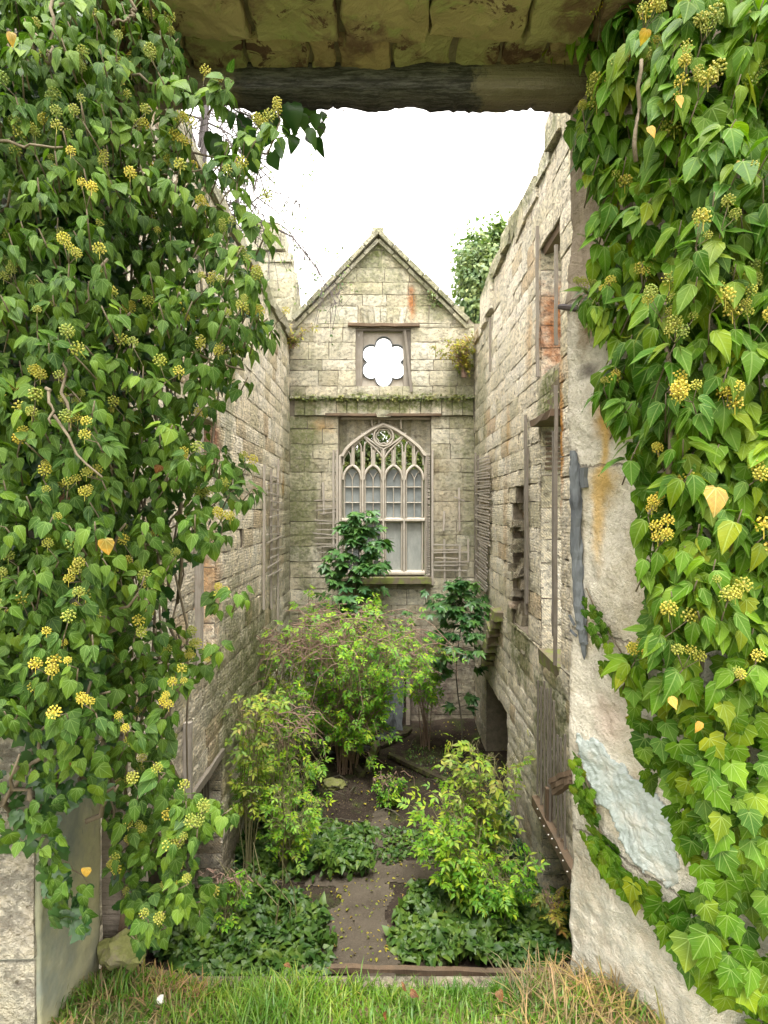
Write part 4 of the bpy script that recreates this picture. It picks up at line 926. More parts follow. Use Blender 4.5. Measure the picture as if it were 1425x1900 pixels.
T_IVY_A += [leafT([0,.12,.33,.56,.8,1.0], [(.12,-.1),(.42,-.04),(.50,.22),(.36,.55),(.15,.80),(.03,.96)], .7, -.15, wave=.05), leafT([0,.14,.36,.6,.82,1.0], [(.10,-.06),(.30,.05),(.36,.30),(.30,.56),(.10,.85),(.0,1.05)], -.2, .45, wave=.06)]
T_IVY_N = [leafT([0,.15,.36,.6,.82,1.0], [(.08,.0),(.24,.10),(.31,.32),(.23,.58),(.10,.82),(.0,1.0)], c, f, wave=w_) for c, f, w_ in ((.4,.35,.03),(.15,.2,.02),(.7,.3,.03))]
T_IVY_J = [leafT([0,.10,.24,.36,.5,.68,.85,1.0], [(.10,-.14),(.40,-.10),(.56,.16),(.40,.30),(.46,.48),(.24,.62),(.12,.82),(.0,1.0)], c, f, wave=w_) for c, f, w_ in ((.15,.08,.02),(.35,.18,.03))]
T_NET0 = [leafT([0,.3,.65,1.0], [(.05,.0),(.36,.15),(.2,.6),(.0,1.0)], .5, .35)]
T_SMALL = [leafT([0,.35,.7,1.0], [(.0,.0),(.25,.3),(.2,.65),(.0,1.0)], .3, .3)]
def dirs_to_mats(tip, nrm, size):
    tip = tip/np.linalg.norm(tip, axis=1, keepdims=True); x = np.cross(tip, nrm); x /= np.linalg.norm(x, axis=1, keepdims=True)+1e-9
    z = np.cross(x, tip); return np.stack([x, tip, z], axis=2)*size[:, None, None]
def compound(k, L=1.0, lw=.42):
    """pinnate leaf with k leaflets, cheap folded leaflets"""
    V = []; Fq = []; UV = []
    def lf(o, a, l):
        ca, sa = math.cos(a), math.sin(a); b = len(V)
        for (x, y, z) in ((0,0,0),(-lw*.5*l,.45*l,.05*l),(0,.5*l,-.03*l),(lw*.5*l,.45*l,.05*l),(0,l,-.15*l)):
            V.append((o[0]+x*ca+y*sa, o[1]-x*sa+y*ca, o[2]+z)); UV.append((x/l*2, y/l))
        Fq.append((b, b+2, b+1, b+1) ); Fq.append((b, b+3, b+2, b+2)); Fq.append((b+1, b+2, b+4, b+4)); Fq.append((b+2, b+3, b+4, b+4))
    lf((0,.55*L,-.05), 0, .5*L)
    for i in range(k//2):
        y = L*(.18+.34*i/max(1, k//2-1)*1.0) if k > 3 else L*.45
        lf((0,y,-.03*i), 1.05, .42*L); lf((0,y,-.03*i), -1.05, .42*L)
    tri = []
    for f in Fq: tri.append((f[0], f[1], f[2]))
    return np.array(V), np.array(tri), np.array(UV)
T_PIN3 = []
T_PIN = [compound(5), compound(7), compound(3)]
def palmate():
    V = [(0,0,0)]; UV = [(0,0)]; n = 5; angs = [-1.9,-1.0,0,1.0,1.9]; lens = [.55,.85,1,.85,.55]; rim = []
    for i, (a, l) in enumerate(zip(angs, lens)):
        for da, r in ((-.32,.50),(-.17,.78),(0,1.0),(.17,.78)):
            rr = r*l if r != .5 else .42; rim.append((math.sin(a+da)*rr, math.cos(a+da)*rr+.25, -.25*rr*rr))
    rim.append((math.sin(2.4)*.4, math.cos(2.4)*.4+.25, -.03))
    V += rim; UV += [(p[0], p[1]) for p in rim]; F_ = [(0, i+1, i+2) for i in range(len(rim)-1)]
    return np.array(V), np.array(F_)[:, ::-1], np.array(UV)
T_PALM = [palmate()]
def rnd3(n): 
    v = RNG.normal(size=(n,3)); return v/np.linalg.norm(v, axis=1, keepdims=True)
def scatter(cloud, T, pos, tip, nrm, size, jt=.5, jn=.5):
    """leaves at pos pointing about tip, facing about nrm"""
    n = len(pos); 
    if n == 0: return
    tp = np.asarray(tip)+rnd3(n)*jt; nr = np.asarray(nrm)+rnd3(n)*jn; m = dirs_to_mats(tp, nr, size); w_ = RNG.integers(0, len(T), n)
    m[:, :, 0] *= RNG.uniform(.85, 1.15, n)[:, None]
    for q in range(len(T)): cloud.add(T[q], m[w_ == q], pos[w_ == q])
# umbel of ivy: balls on stalks
def umbel_mesh(seed):
    rs = random.Random(seed); mb = MB(); r = .0165
    mb.tube([(0,0,-.03),(0,0,0)], [.0009,.0012], 4)
    n = rs.randint(22,46); ga = math.pi*(3-math.sqrt(5))
    for i in range(n):
        zz = 1-1.75*(i+.5)/n; rr = math.sqrt(max(0,1-zz*zz)); a = ga*i; d = Vector((math.cos(a)*rr, math.sin(a)*rr, zz)); p = d*r*rs.uniform(.9,1.12); q = rs.uniform(.0028,.0040)
        x = d.orthogonal().normalized(); y = d.cross(x)
        mb.add([p+x*q, p+y*q, p-x*q, p-y*q, p+d*q, p-d*q], [(0,1,4),(1,2,4),(2,3,4),(3,0,4),(1,0,5),(2,1,5),(3,2,5),(0,3,5)])
        mb.add([x*.0008, y*.0008, -x*.0008, p], [(0,1,3),(1,2,3),(2,0,3)])
    me = bpy.data.meshes.new('flower_head'); me.from_pydata([tuple(v) for v in mb.v], [], mb.f); me.materials.append(M['umbel']); me.update(); return me
UMB = [umbel_mesh(i) for i in range(7)]
def flower(parent, p, scale=1.0, axis=None):
    o = bpy.data.objects.new('flower_head', random.choice(UMB)); COL.objects.link(o); o.parent = parent; o.location = Vector(p)-wloc(parent); o.scale = (scale,)*3
    a = axis or Vector((random.uniform(-.5,.5), -.6, .8)); o.rotation_euler = a.to_track_quat('Z', 'Y').to_euler(); return o
DOWN = np.array((0,0,-1.0)); CAM = np.array((0,-1.0,0))
def sprig(cl, st, c, axis, nleaf, size, T, length=.09, flowerp=None, parent=None, big=1.0):
    """flowering ivy shoot: whorl of leaves round a short stem, drooping, with umbels at its end"""
    axis = np.array(axis); axis = axis/np.linalg.norm(axis); c = np.array(c)
    st.tube([c-axis*length*1.3+DOWN*length*.5, c-axis*length*.5+DOWN*.01, c], [.0024,.002,.0015], 5)
    ph = RNG.uniform(0, 6.28, nleaf); e1 = np.cross(axis, (0.1,0.2,1.0)); e1 /= np.linalg.norm(e1); e2 = np.cross(axis, e1)
    rad = np.cos(ph)[:,None]*e1 + np.sin(ph)[:,None]*e2
    pos = c - axis*RNG.uniform(0, length, nleaf)[:,None] + rad*RNG.uniform(.008,.03,nleaf)[:,None]
    tip = rad*.8 + DOWN*.85 + axis*.15; nr = rad*.55 + axis*.75 + np.array((0,-.25,.45))
    scatter(cl, T, pos, tip, nr, size*RNG.uniform(.7,1.2,nleaf), .3, .3)
    if flowerp and random.random() < flowerp:
        for _ in range(random.choice((2,3,4,5) if big > 1 else (1,1,1,2,3))):
            o = Vector(c) + Vector(axis)*.015 + Vector((random.uniform(-.028,.028), random.uniform(-.02,.0), random.uniform(.005,.05)))*big
            parent[1].append((o, big*random.uniform(.5,1.0)))
            st.tube([Vector(c), o-Vector((0,0,.01))], [.0012,.0008], 4)
def interp(tab, y):
    if y <= tab[0][0]: return tab[0][1]
    for (a, p), (b, q) in zip(tab[:-1], tab[1:]):
        if y <= b: return p+(q-p)*(y-a)/(b-a)
    return tab[-1][1]
# ================================================================ LEFT IVY
LB = [(0,300),(60,335),(110,350),(130,355),(190,290),(230,325),(300,345),(350,372),(400,425),(440,450),(480,495),(560,480),(600,510),(650,465),(700,445),(740,420),(780,385),(820,420),(860,455),(950,450),(1000,415),(1030,385),(1060,335),(1120,310),(1160,320),(1200,375),(1230,385),(1260,365),(1300,330),(1350,325),(1400,328),(1470,330),(1500,395),(1525,425),(1560,350),(1600,370),(1650,405),(1690,395),(1720,340),(1770,270)]
li = empty('ivy_climber', (-1.4,1.7,GZ), 'huge bushy flowering ivy covering the left side of the opening with yellow-green umbels', 'ivy')
cl = Cloud(); shade_cl = Cloud(); st = MB(); dead = Cloud(); FL = []
def lmask(px, py):
    if px > interp(LB, py): return False
    if py > 1335:
        if px < 62: return py < 1360 or (random.random() < .25 and py < 1580)
        if px < 190:
            lim = 1500 if px < 130 else 1480
            if py > lim:  # strands over the plaster
                s1_ = abs(px-(75+(py-1500)*.20)) < 24 and py < 1720; s2_ = abs(px-(150-(py-1560)*.05)) < 22 and 1640 < py < 1720
                return s1_ or s2_
        if 190 <= px < 215 and py > 1560: return False
        if px < 240 and py > 1700: return False
    return True
def ldepth(px, layer):
    if px < 195: return 1.70 - [.03,.12,.26][layer]*random.uniform(.4,1)
    return [random.uniform(1.9,2.2), random.uniform(1.65,2.0), random.uniform(1.5,1.8)][layer]
# back layers of wall leaves; rearmost one coloured darker as painted shade
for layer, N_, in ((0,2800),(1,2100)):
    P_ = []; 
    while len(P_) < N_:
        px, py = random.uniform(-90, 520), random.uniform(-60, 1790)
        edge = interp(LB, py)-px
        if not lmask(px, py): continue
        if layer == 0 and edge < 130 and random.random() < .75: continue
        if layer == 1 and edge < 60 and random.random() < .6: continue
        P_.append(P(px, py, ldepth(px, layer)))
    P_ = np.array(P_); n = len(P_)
    scatter(shade_cl if layer == 0 else cl, T_IVY_J if layer == 0 else T_IVY_A, P_, DOWN*1.0+CAM*.2, CAM*1.0+np.array((0,0,.35)), RNG.uniform(.026,.050,n), .8, .7)
# sprigs
S_ = 0; pts_s = []
while S_ < 400:
    px, py = random.uniform(-60, 530), random.uniform(-40, 1740)
    if not lmask(px+15, py) or (py > 1335 and px < 215): continue
    if any((px-a)**2+(py-b)**2 < 25**2 for a, b in pts_s): continue
    pts_s.append((px, py)); S_ += 1
    if len(pts_s) > 5000: break
extra = [(320,240),(345,250),(330,290),(362,300),(350,340),(380,350),(370,390),(402,380),(330,330),(310,200),(395,420),(425,445),(300,250),(385,410),(340,220),(330,100),(350,140),(430,150),(415,165),(375,165),(440,290),(425,265),(455,300),(415,300),(480,390),(480,250),(455,240),(520,225),(500,420),(512,600),(470,590),(445,1095),(412,1110),(430,1500),(395,1510),(370,1520),(400,1655),(370,1690),(350,1640),(300,1700),(410,1200),(395,1225),(470,905),(455,870),(460,700),(475,540),(440,340)]
for (px, py) in pts_s+extra:
    d = random.uniform(1.42,1.62) if px < 195 else random.uniform(1.5,1.9)
    ax = (random.uniform(-.3,.6)+(px > 300)*.4, -.7, random.uniform(.1,.8))
    sprig(cl, st, P(px, py, d), ax, random.randint(8,15), .039, T_IVY_N+T_IVY_A[:1], .055, .56 if py > 120 else .3, (li, FL), big=.95)
# branch structure
def branch(st, a, b, r0, r1, wig=.05, n=9, sag=0):
    a, b = Vector(a), Vector(b); pts = []; off = Vector((0,0,0))
    for i in range(n):
        t = i/(n-1); off = off*.75 + Vector([random.uniform(-wig,wig) for _ in range(3)])*(1 if 0 < i < n-1 else 0); pts.append(a.lerp(b, t)+off+Vector((0,0,-sag*math.sin(t*math.pi))))
    st.tube(pts, [r0+(r1-r0)*i/(n-1) for i in range(n)], 6); return pts
for a, b, r in [((100,-20,1.55),(95,120,1.5),.011),((110,120,1.5),(85,110,1.5),.008),((95,120,1.5),(60,60,1.5),.008),((110,10,1.5),(180,-10,1.5),.009),((250,30,1.6),(235,-20,1.6),.012),((250,30,1.6),(215,60,1.6),.010),((310,140,1.8),(340,75,1.75),.006),
    ((245,140,1.7),(330,165,1.7),.009),((-30,40,1.6),(50,120,1.55),.010),((-20,270,1.5),(110,270,1.45),.009),((230,320,1.7),(400,310,1.75),.009),((260,620,1.8),(450,680,1.8),.010),((100,770,1.45),(190,875,1.42),.009),((85,720,1.45),(100,790,1.43),.010),((130,800,1.45),(110,620,1.5),.010),
    ((390,680,1.8),(500,590,1.7),.008),((20,1340,1.6),(70,1300,1.55),.006),((85,1450,1.68),(150,1410,1.66),.006),((-20,1468,1.7),(60,1470,1.7),.003),((270,1540,1.9),(320,1560,1.85),.007),((120,1600,1.9),(180,1640,1.9),.005),((300,985,1.9),(440,910,1.8),.007),((330,420,1.8),(470,330,1.8),.008),((200,480,1.5),(150,560,1.5),.008)]:
    branch(st, P(*a), P(*b), r*.45, r*.25, .010)
for i in range(46):
    px = random.uniform(-40, 330); py = random.uniform(0, 1500); ln = random.uniform(120,420); px2 = px+random.uniform(-60,130)
    if py+0 < 1500 and px2 < interp(LB, py)-20: branch(st, P(px, py+ln*.5, 1.75 if px < 180 else 2.05), P(px2, py, 1.6 if px < 180 else 1.9), random.uniform(.004,.011), .003, .03)
for i in range(20): # trunks rising up the wall
    x = random.uniform(-1.9,-1.02); branch(st, (x, 1.70, -.5), (x+random.uniform(-.2,.2), 1.70, 1.9), random.uniform(.007,.016), .006, .05, 16)
for i in range(26): branch(st, P(random.uniform(200,330), random.uniform(200,1650), 2.15), P(random.uniform(180,400), random.uniform(100,1650), 2.1), .006, .003, .06, 10)
cl.build('foliage', M['ivy'], li); shade_cl.build('shade_tinted_foliage', M['ivyD'], li); st.build('stems', M['ivybark'], li, smooth=True)
random.shuffle(FL)
FL.sort(key=lambda q: -q[1])
for (o, s_) in FL[:100]: flower(li, o, s_*.95)
fl2 = MB()
for (o, s_) in FL[100:]:
    me = random.choice(UMB); c = Vector(o); fl2.add([c+v.co*s_ for v in me.vertices], [tuple(p.vertices) for p in me.polygons])
if fl2.v: tag(fl2.build('flower_heads', M['umbel'], li), kind='stuff')
n = 18; pts_ = np.array([P(random.uniform(0,330), random.uniform(500,1640), 1.6 if random.random() < .4 else 1.85) for _ in range(n)])
scatter(dead, T_IVY_A, pts_, DOWN, CAM, RNG.uniform(.022,.04,n), .8, .7); dead.build('dead_leaves', M['dead'], li)
yl = Cloud(); pts_ = np.array([P(195,1000,1.40), P(160,1610,1.55), P(20,60,1.4)]); scatter(yl, T_IVY_A, pts_, DOWN, CAM, np.array([.04,.028,.025]), .2, .2); yl.build('yellow_leaves', M['yellow'], li)
# ================================================================ RIGHT IVY
RB = [(0,1020),(60,1075),(140,1105),(190,1070),(230,1050),(270,1060),(300,1085),(340,1100),(400,1105),(480,1095),(510,1080),(560,1085),(600,1125),(660,1150),(690,1100),(730,1125),(770,1170),(830,1160),(880,1175),(930,1180),(1000,1175),(1050,1190),(1100,1205),(1160,1190),(1200,1150),(1260,1150),(1300,1160),(1360,1165),(1420,1180),(1470,1215),(1520,1245),(1580,1270),(1640,1290),(1680,1200),(1720,1220),(1760,1255),(1800,1290),(1860,1340),(1900,1390)]
ri = empty('ivy_climber', (1.2,1.65,GZ), 'bright glossy ivy with large leaves hanging over the right side of the wall', 'ivy')
cl = Cloud(); shade_cl = Cloud(); st = MB(); FL = []
def rmask(px, py):
    if px < interp(RB, py): return False
    if 1285 < px < 1340 and 1180 < py < 1280: return random.random() < .1
    if 1285 < px < 1320 and 560 < py < 900 and random.random() < .5: return False
    return True
def rdepth(px, off):
    base = A.lerp(B, max(0, min(1, (px-1059)/(1285-1059)))).y if px < 1285 else 1.74
    return base-off
for layer, N_, sz in ((0,1250,(.04,.085)),(1,820,(.04,.082))):  # upper rear leaves take the darker ivy colour as painted shade
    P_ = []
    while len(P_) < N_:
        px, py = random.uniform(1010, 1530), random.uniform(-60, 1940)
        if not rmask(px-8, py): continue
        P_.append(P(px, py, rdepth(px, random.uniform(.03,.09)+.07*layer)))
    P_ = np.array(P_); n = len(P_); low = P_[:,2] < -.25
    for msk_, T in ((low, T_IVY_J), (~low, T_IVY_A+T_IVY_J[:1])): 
        q = P_[msk_]; scatter(shade_cl if (layer == 0 and T is T_IVY_J) is False and layer == 0 else cl, T, q, DOWN+CAM*.15, CAM+np.array((-.25,0,.4)), RNG.uniform(*sz, len(q)), .55, .5)
pts_s = []; tries = 0
while len(pts_s) < 105 and tries < 9000:
    tries += 1; px, py = random.uniform(1060, 1480), random.uniform(-30, 1250)
    if py > 1150 and random.random() < .5: continue
    if not rmask(px-20, py) or any((px-a)**2+(py-b)**2 < 46**2 for a, b in pts_s): continue
    pts_s.append((px, py))
for (px, py) in pts_s+[(1040,30),(1080,20),(1110,560),(1090,545),(1120,720),(1385,1255),(1370,1150)]:
    sprig(cl, st, P(px, py, rdepth(px, random.uniform(.14,.26))), (random.uniform(-.6,.3), -.75, random.uniform(.2,.8)), random.randint(9,15), .072, T_IVY_N, .09, .45, (ri, FL), big=1.25)
# the trailing strand across the jamb
strand = [(1092,1090),(1110,1130),(1130,1165),(1158,1210),(1150,1250)]; strand2 = [(1078,1400),(1092,1440),(1100,1490),(1118,1540),(1140,1580),(1165,1610),(1205,1650),(1250,1690),(1290,1720)]
for sp_, dens, s0_, s1_ in ((strand, 34, .018, .05), (strand2, 100, .03, .062)):
    pts_ = []
    for i in range(dens):
        t = random.random()*(len(sp_)-1); q = int(t); a_, b_ = sp_[q], sp_[q+1]; f = t-q; wd = 8+14*t/len(sp_)
        pts_.append((jp(a_[0]+(b_[0]-a_[0])*f+random.uniform(-wd,wd), a_[1]+(b_[1]-a_[1])*f+random.uniform(-wd,wd), random.uniform(.02,.06)), s0_+(s1_-s0_)*min(1, t/(len(sp_)-1)*1.5)))
    scatter(cl, T_IVY_J, np.array([p for p, _ in pts_]), DOWN, np.array((jn.x, jn.y, .3)), np.array([s_ for _, s_ in pts_])*RNG.uniform(.8,1.15,dens), .45, .35)
    st.tube([jp(a_, b_, .012) for a_, b_ in sp_], .003, 5)
for i in range(22):
    px = random.uniform(1140,1430); py = random.uniform(0,1800)
    if rmask(px-10, py+100) and rmask(px-10, py-60): branch(st, P(px, py+random.uniform(60,220), rdepth(px,.02)), P(px+random.uniform(-60,60), py-100, rdepth(px,.03)), random.uniform(.004,.009), .003, .015, 10)
for px, py, py2, r in ((1240,560,880,.008),(1355,300,560,.012),(1375,900,640,.006),(1180,120,300,.006)): branch(st, P(px,py2,1.66), P(px+8,py,1.64), r, r*.8, .01)
cl.build('foliage', M['ivyR'], ri); shade_cl.build('shade_tinted_foliage', M['ivy'], ri); st.build('stems', M['ivybark'], ri, smooth=True)
random.shuffle(FL)
for (o, s_) in FL[:100]: flower(ri, o, s_*.86)
fl2 = MB()
for (o, s_) in FL[100:]:
    me = random.choice(UMB); c = Vector(o); fl2.add([c+v.co*s_ for v in me.vertices], [tuple(p.vertices) for p in me.polygons])
if fl2.v: tag(fl2.build('flower_heads', M['umbel'], ri), kind='stuff')
yl = Cloud(); pts_ = np.array([P(1328,905,1.42), P(1200,55,1.5), P(1205,235,1.5), P(1300,1340,1.5), P(1375,300,1.5)]+[P(random.uniform(1150,1420), random.uniform(50,1700), 1.5) for _ in range(2)])
scatter(yl, T_IVY_A, pts_, DOWN, CAM, np.array([.07]+[.03]*6), .5, .2); yl.build('yellow_leaves', M['yellow'], ri)
# leaves hanging from the lintel, back-lit
hi = empty('hanging_ivy', (-.4,2.3,1.1), 'dark ivy leaves hanging against the sky under the left end of the lintel beam', 'ivy'); cl = Cloud(); st = MB()
H = [(500,215),(512,222),(530,238),(545,228),(560,220),(572,245),(548,262),(590,262),(600,215),(490,236),(478,262),(505,290),(450,260),(462,300),(540,200),(575,205),(430,215),(455,225),(480,215),(470,245),(500,255),(515,270),(495,225),(525,205),(555,215),(565,235),(575,255),(595,235),(585,220),(410,270),(440,265),(395,255),(460,275),(420,300),(540,210)]
pts_ = np.array([P(a, b-8, random.uniform(2.1,2.3)) for a, b in H]); scatter(cl, T_IVY_A+T_IVY_N, pts_, DOWN, CAM, RNG.uniform(.05,.08,len(H)), .4, .5)
for a, b in (((400,190),(470,250)),((470,200),(600,235)),((540,205),(605,250)),((430,200),(520,262))): branch(st, P(*a,2.2), P(*b,2.2), .003, .0015, .01)
cl.build('foliage', M['ivyD'], hi); st.build('stems', M['birch'], hi)
# ================================================================ SHRUBS AND TREES INSIDE
def shrub(label, cat, base, top, R, nst, leaf, T, nleaf, lsize, bark='gtwig', name='shrub', tangle=0, r0=.012, lo=.15, droop=.35, flat=False, clump=0, tanglemat=None, wig=.12, group=None):
    """several arching stems from the base up to a crown; twigs off the stems; leaves along the twigs"""
    base = Vector(base); o = empty(name, base, label, cat, group); st = MB(); ends = []
    ctr = Vector(top); H_ = (ctr-base).length
    for i in range(nst):
        a = random.uniform(0, 6.28); rr = R*math.sqrt(random.random())
        e = ctr + Vector((math.cos(a)*rr, math.sin(a)*rr*.8, random.uniform(-.5,.25)*R)); b = base+Vector((random.uniform(-.12,.12)*R, random.uniform(-.12,.12)*R, 0)); pts = []
        off = Vector((0,0,0)); n = 9
        for j in range(n):
            t = j/(n-1); off = off*.8+Vector((random.uniform(-1,1), random.uniform(-1,1), random.uniform(-.5,.5)))*wig*.25*R
            p = b.lerp(e, t); p.x = b.x+(e.x-b.x)*t**1.6; p.y = b.y+(e.y-b.y)*t**1.6; p += off*t + Vector((0,0,-droop*R*max(0,t-.7)**1.5)); pts.append(p)
        st.tube(pts, [r0*(1-.75*j/(n-1)) for j in range(n)], 5)
        for j in range(2, n):
            if j/(n-1) < lo: continue
            for q in range(3):
                d = Vector((random.uniform(-1,1), random.uniform(-1,1), random.uniform(-.2,.8))).normalized()*R*random.uniform(.18,.5)*(1.2-.5*j/n); m = pts[j]+d*.55+Vector((0,0,.04)); e2 = pts[j]+d-Vector((0,0,.06*R))
                st.tube([pts[j], m, e2], [r0*.35, r0*.25, r0*.12], 4); ends.append((pts[j], m, e2))
    cl = Cloud(); ps = []
    for i in range(nleaf):
        a, m, e2 = random.choice(ends); t = random.random(); p = m.lerp(e2, t) if random.random() < .75 else a.lerp(m, t)
        ps.append(p+Vector([random.uniform(-1,1)*lsize*.4 for _ in range(3)]))
    ps = np.array(ps); out = ps-np.array(ctr); out[:,2] = 0; out /= (np.linalg.norm(out, axis=1, keepdims=True)+1e-6)
    scatter(cl, T, ps, out*.7+np.array((0,-.3,-.25 if not flat else -.12)), np.array((0,-.25,1.0)), lsize*RNG.uniform(.6,1.15,len(ps)), .7 if not flat else .9, .45 if not flat else .25)
    cl.build('foliage', M[leaf], o); st.build('stems', M[bark], o)
    if tangle:
        tg = MB()
        for i in range(tangle):
            a = random.uniform(0,6.28); c = ctr+Vector((random.uniform(-1,1)*R*.8, random.uniform(-.6,.3)*R, random.uniform(-.35,.15)*R)); d = Vector((math.cos(a), math.sin(a)*.5, random.uniform(-.2,.6)))*R*random.uniform(.3,.8)
            pts = [c+d*t+Vector((0,0,-.8*R*(t)**2*random.uniform(.3,1)))+Vector([random.uniform(-.03,.03) for _ in range(3)]) for t in (0,.2,.4,.6,.8,1)]
            tg.tube(pts, [.008,.008,.007,.006,.005,.003], 4)
        tg.build('dry_twigs', M[tanglemat or 'twig'], o)
    return o
S = shrub
# sapling before the window, sapling at the right wall
def sapling(label, base, H_, tiers, px_r, leafsize, r0=.02):
    base = Vector(base); o = empty('sapling', base, label, 'sapling'); st = MB(); cl = Cloud()
    pts = [base+Vector((.06*math.sin(i*.9), .05*math.cos(i*1.3), H_*i/10)) for i in range(11)]; st.tube(pts, [r0*(1-.07*i) for i in range(11)], 6)
    P_ = []; T_ = []
    for t, rad, n in tiers:
        c = pts[0].lerp(pts[-1], t); k_ = min(10, int(t*10)); c = pts[k_].lerp(pts[min(10, k_+1)], t*10-k_)
        for i in range(n):
            tt = max(.03, min(.99, t+random.uniform(-.05,.05)))*10; k_ = min(9, int(tt)); c = pts[k_].lerp(pts[k_+1], tt-k_)
            a = random.uniform(0, 6.28); l = rad*1.45*random.uniform(.3,1.15); e = c+Vector((math.cos(a)*l, math.sin(a)*l*.8, .15*l+random.uniform(-.14,.10)))
            st.tube([c, c.lerp(e,.5)+Vector((0,0,.04)), e], [.005,.004,.002], 4)
            for q in range(5):
                b_ = a+random.uniform(-.9,.9); P_.append(c.lerp(e, random.uniform(.35,1))); T_.append((math.cos(b_), math.sin(b_), random.uniform(-.9,0)))
    P_ = np.array(P_); T_ = np.array(T_); scatter(cl, T_PALM, P_, T_, np.array((0,-.35,1.0)), leafsize*RNG.uniform(.6,1.2,len(P_)), .35, .45)
    cl.build('foliage', M['maple'], o); st.build('trunk', M['bark'], o); return o
sapling('dark green sapling with layered palmate leaves standing before the tall traceried window', (gx(662)*.93, 13.6, gh(-.6,13.6)), 5.0+.15, [(1.0,.15,5),(.96,.30,10),(.91,.42,13),(.85,.52,16),(.79,.6,18),(.73,.68,18),(.66,.7,14),(.58,.6,8)], 0, .21)
sapling('slim dark leafed sapling close to the right wall with a bare lower trunk', (P(852,1410,12.6).x, 12.6, gh(1.4,12.6)), 3.85, [(1.0,.2,6),(.95,.45,14),(.88,.62,18),(.81,.7,18),(.73,.7,16),(.64,.62,12),(.55,.5,7),(.36,.3,4)], 0, .18)
shrub('broad tangled elder bush with arching pinkish twigs filling the middle of the far end', 'shrub', (-.75,12.0,gh(-.7,12)), (-.65,11.6,-2.1), 1.65, 40, 'elderG', T_PIN, 2300, .21, bark='twig', tangle=150, r0=.014, lo=.25, droop=1.2)
shrub('low yellow-green bramble at the foot of the tall window', 'shrub', (-.6,13.3,gh(-.6,13)), (-.9,13.2,-2.0), 1.0, 14, 'elder', T_PIN, 558, .25, bark='twig', tangle=50, r0=.012, lo=.5)
shrub('drooping leafy elder to the right of the dark doorway', 'shrub', (.9,13.4,gh(.9,13.2)), (.75,13.0,-2.75), .8, 10, 'elderG', T_PIN, 260, .25, bark='twig', tangle=60, lo=.5)
shrub('tall yellow-green elder against the far part of the left wall', 'shrub', (-1.85,11.6,gh(-1.85,11.6)), (-1.75,11.4,-2.3), .75, 16, 'elder', T_PIN, 322, .22, bark='gtwig', tangle=80, lo=.15)
shrub('leafy yellow-green elder halfway along the left wall', 'shrub', (-1.75,9.9,gh(-1.7,9.9)), (-1.65,9.7,-3.2), .78, 18, 'elder', T_PIN, 297, .22, bark='gtwig', tangle=40, lo=.15)
shrub('low green elder bush in front of the left wall pier', 'shrub', (-1.5,9.1,gh(-1.5,9.1)), (-1.4,8.9,-4.1), .7, 14, 'elder', T_PIN, 204, .2, bark='gtwig', lo=.1)
shrub('pale yellow creeper hanging low on the left wall by the rusty recess', 'shrub', (-2.0,9.0,gh(-2,9)), (-1.95,8.9,-2.6), .42, 9, 'elderY', T_PIN, 161, .24, bark='gtwig', lo=.3)
shrub('bright yellowing elder in front of the right wall pier', 'shrub', (1.45,8.7,gh(1.45,8.7)), (1.55,8.9,-3.45), .66, 16, 'elderY', T_PIN, 204, .27, bark='gtwig', lo=.25)
shrub('lime green elder bush leaning over the path on the right', 'shrub', (1.15,8.1,gh(1.15,8.1)), (1.0,8.5,-4.05), .66, 22, 'elder', T_PIN, 266, .25, bark='gtwig', lo=.25)
shrub('thin stemmed yellow-green elder close to the nail-studded beam', 'shrub', (1.5,7.9,gh(1.5,7.9)), (1.5,8.0,-4.45), .5, 16, 'elderG', T_PIN, 142, .23, bark='gtwig', lo=.35)
shrub('small round green bush on the bare earth in the middle of the floor', 'shrub', onfloor(718,1500), onfloor(718,1500)+Vector((0,.1,.55)), .38, 12, 'elderG', T_SMALL, 900, .06, bark='bark', lo=.1, tangle=20)
shrub('low leafy shoot with yellow tips beside the fallen timbers', 'shrub', onfloor(548,1500), onfloor(548,1500)+Vector((.1,0,.8)), .42, 9, 'elder', T_PIN, 93, .24, lo=.3)
shrub('small reddish shoot growing in the opening of the right wall', 'shrub', (2.15,7.5,-5.2), (2.0,7.6,-4.75), .2, 6, 'autumn', T_PIN, 31, .22, bark='twig')
shrub('small dry twiggy bush below the ivy in the opening of the left wall', 'shrub', (-2.0,7.6,gh(-2,7.6)), (-2.0,7.6,-4.5), .35, 7, 'elderG', T_PIN, 60, .16, bark='gtwig', tangle=25)
shrub('yellowing creeper spilling over the corner of gable and right wall', 'creeper', (1.9,14.5,3.2), (1.7,14.45,4.15), .5, 16, 'autumn', T_SMALL, 900, .10, bark='twig', name='creeper', lo=0, droop=.9)
shrub('golden creeper growing over the left eave of the gable', 'creeper', (-2.2,14.5,3.9), (-2.1,14.5,4.35), .45, 12, 'autumn', T_SMALL, 350, .09, bark='twig', name='creeper', lo=0, droop=.7)
shrub('green leafy creeper on the gable coping beside the yellow one', 'creeper', (1.35,14.9,4.9), (1.3,14.8,5.25), .35, 8, 'treeleaf', T_SMALL, 400, .09, bark='twig', name='creeper', lo=0)
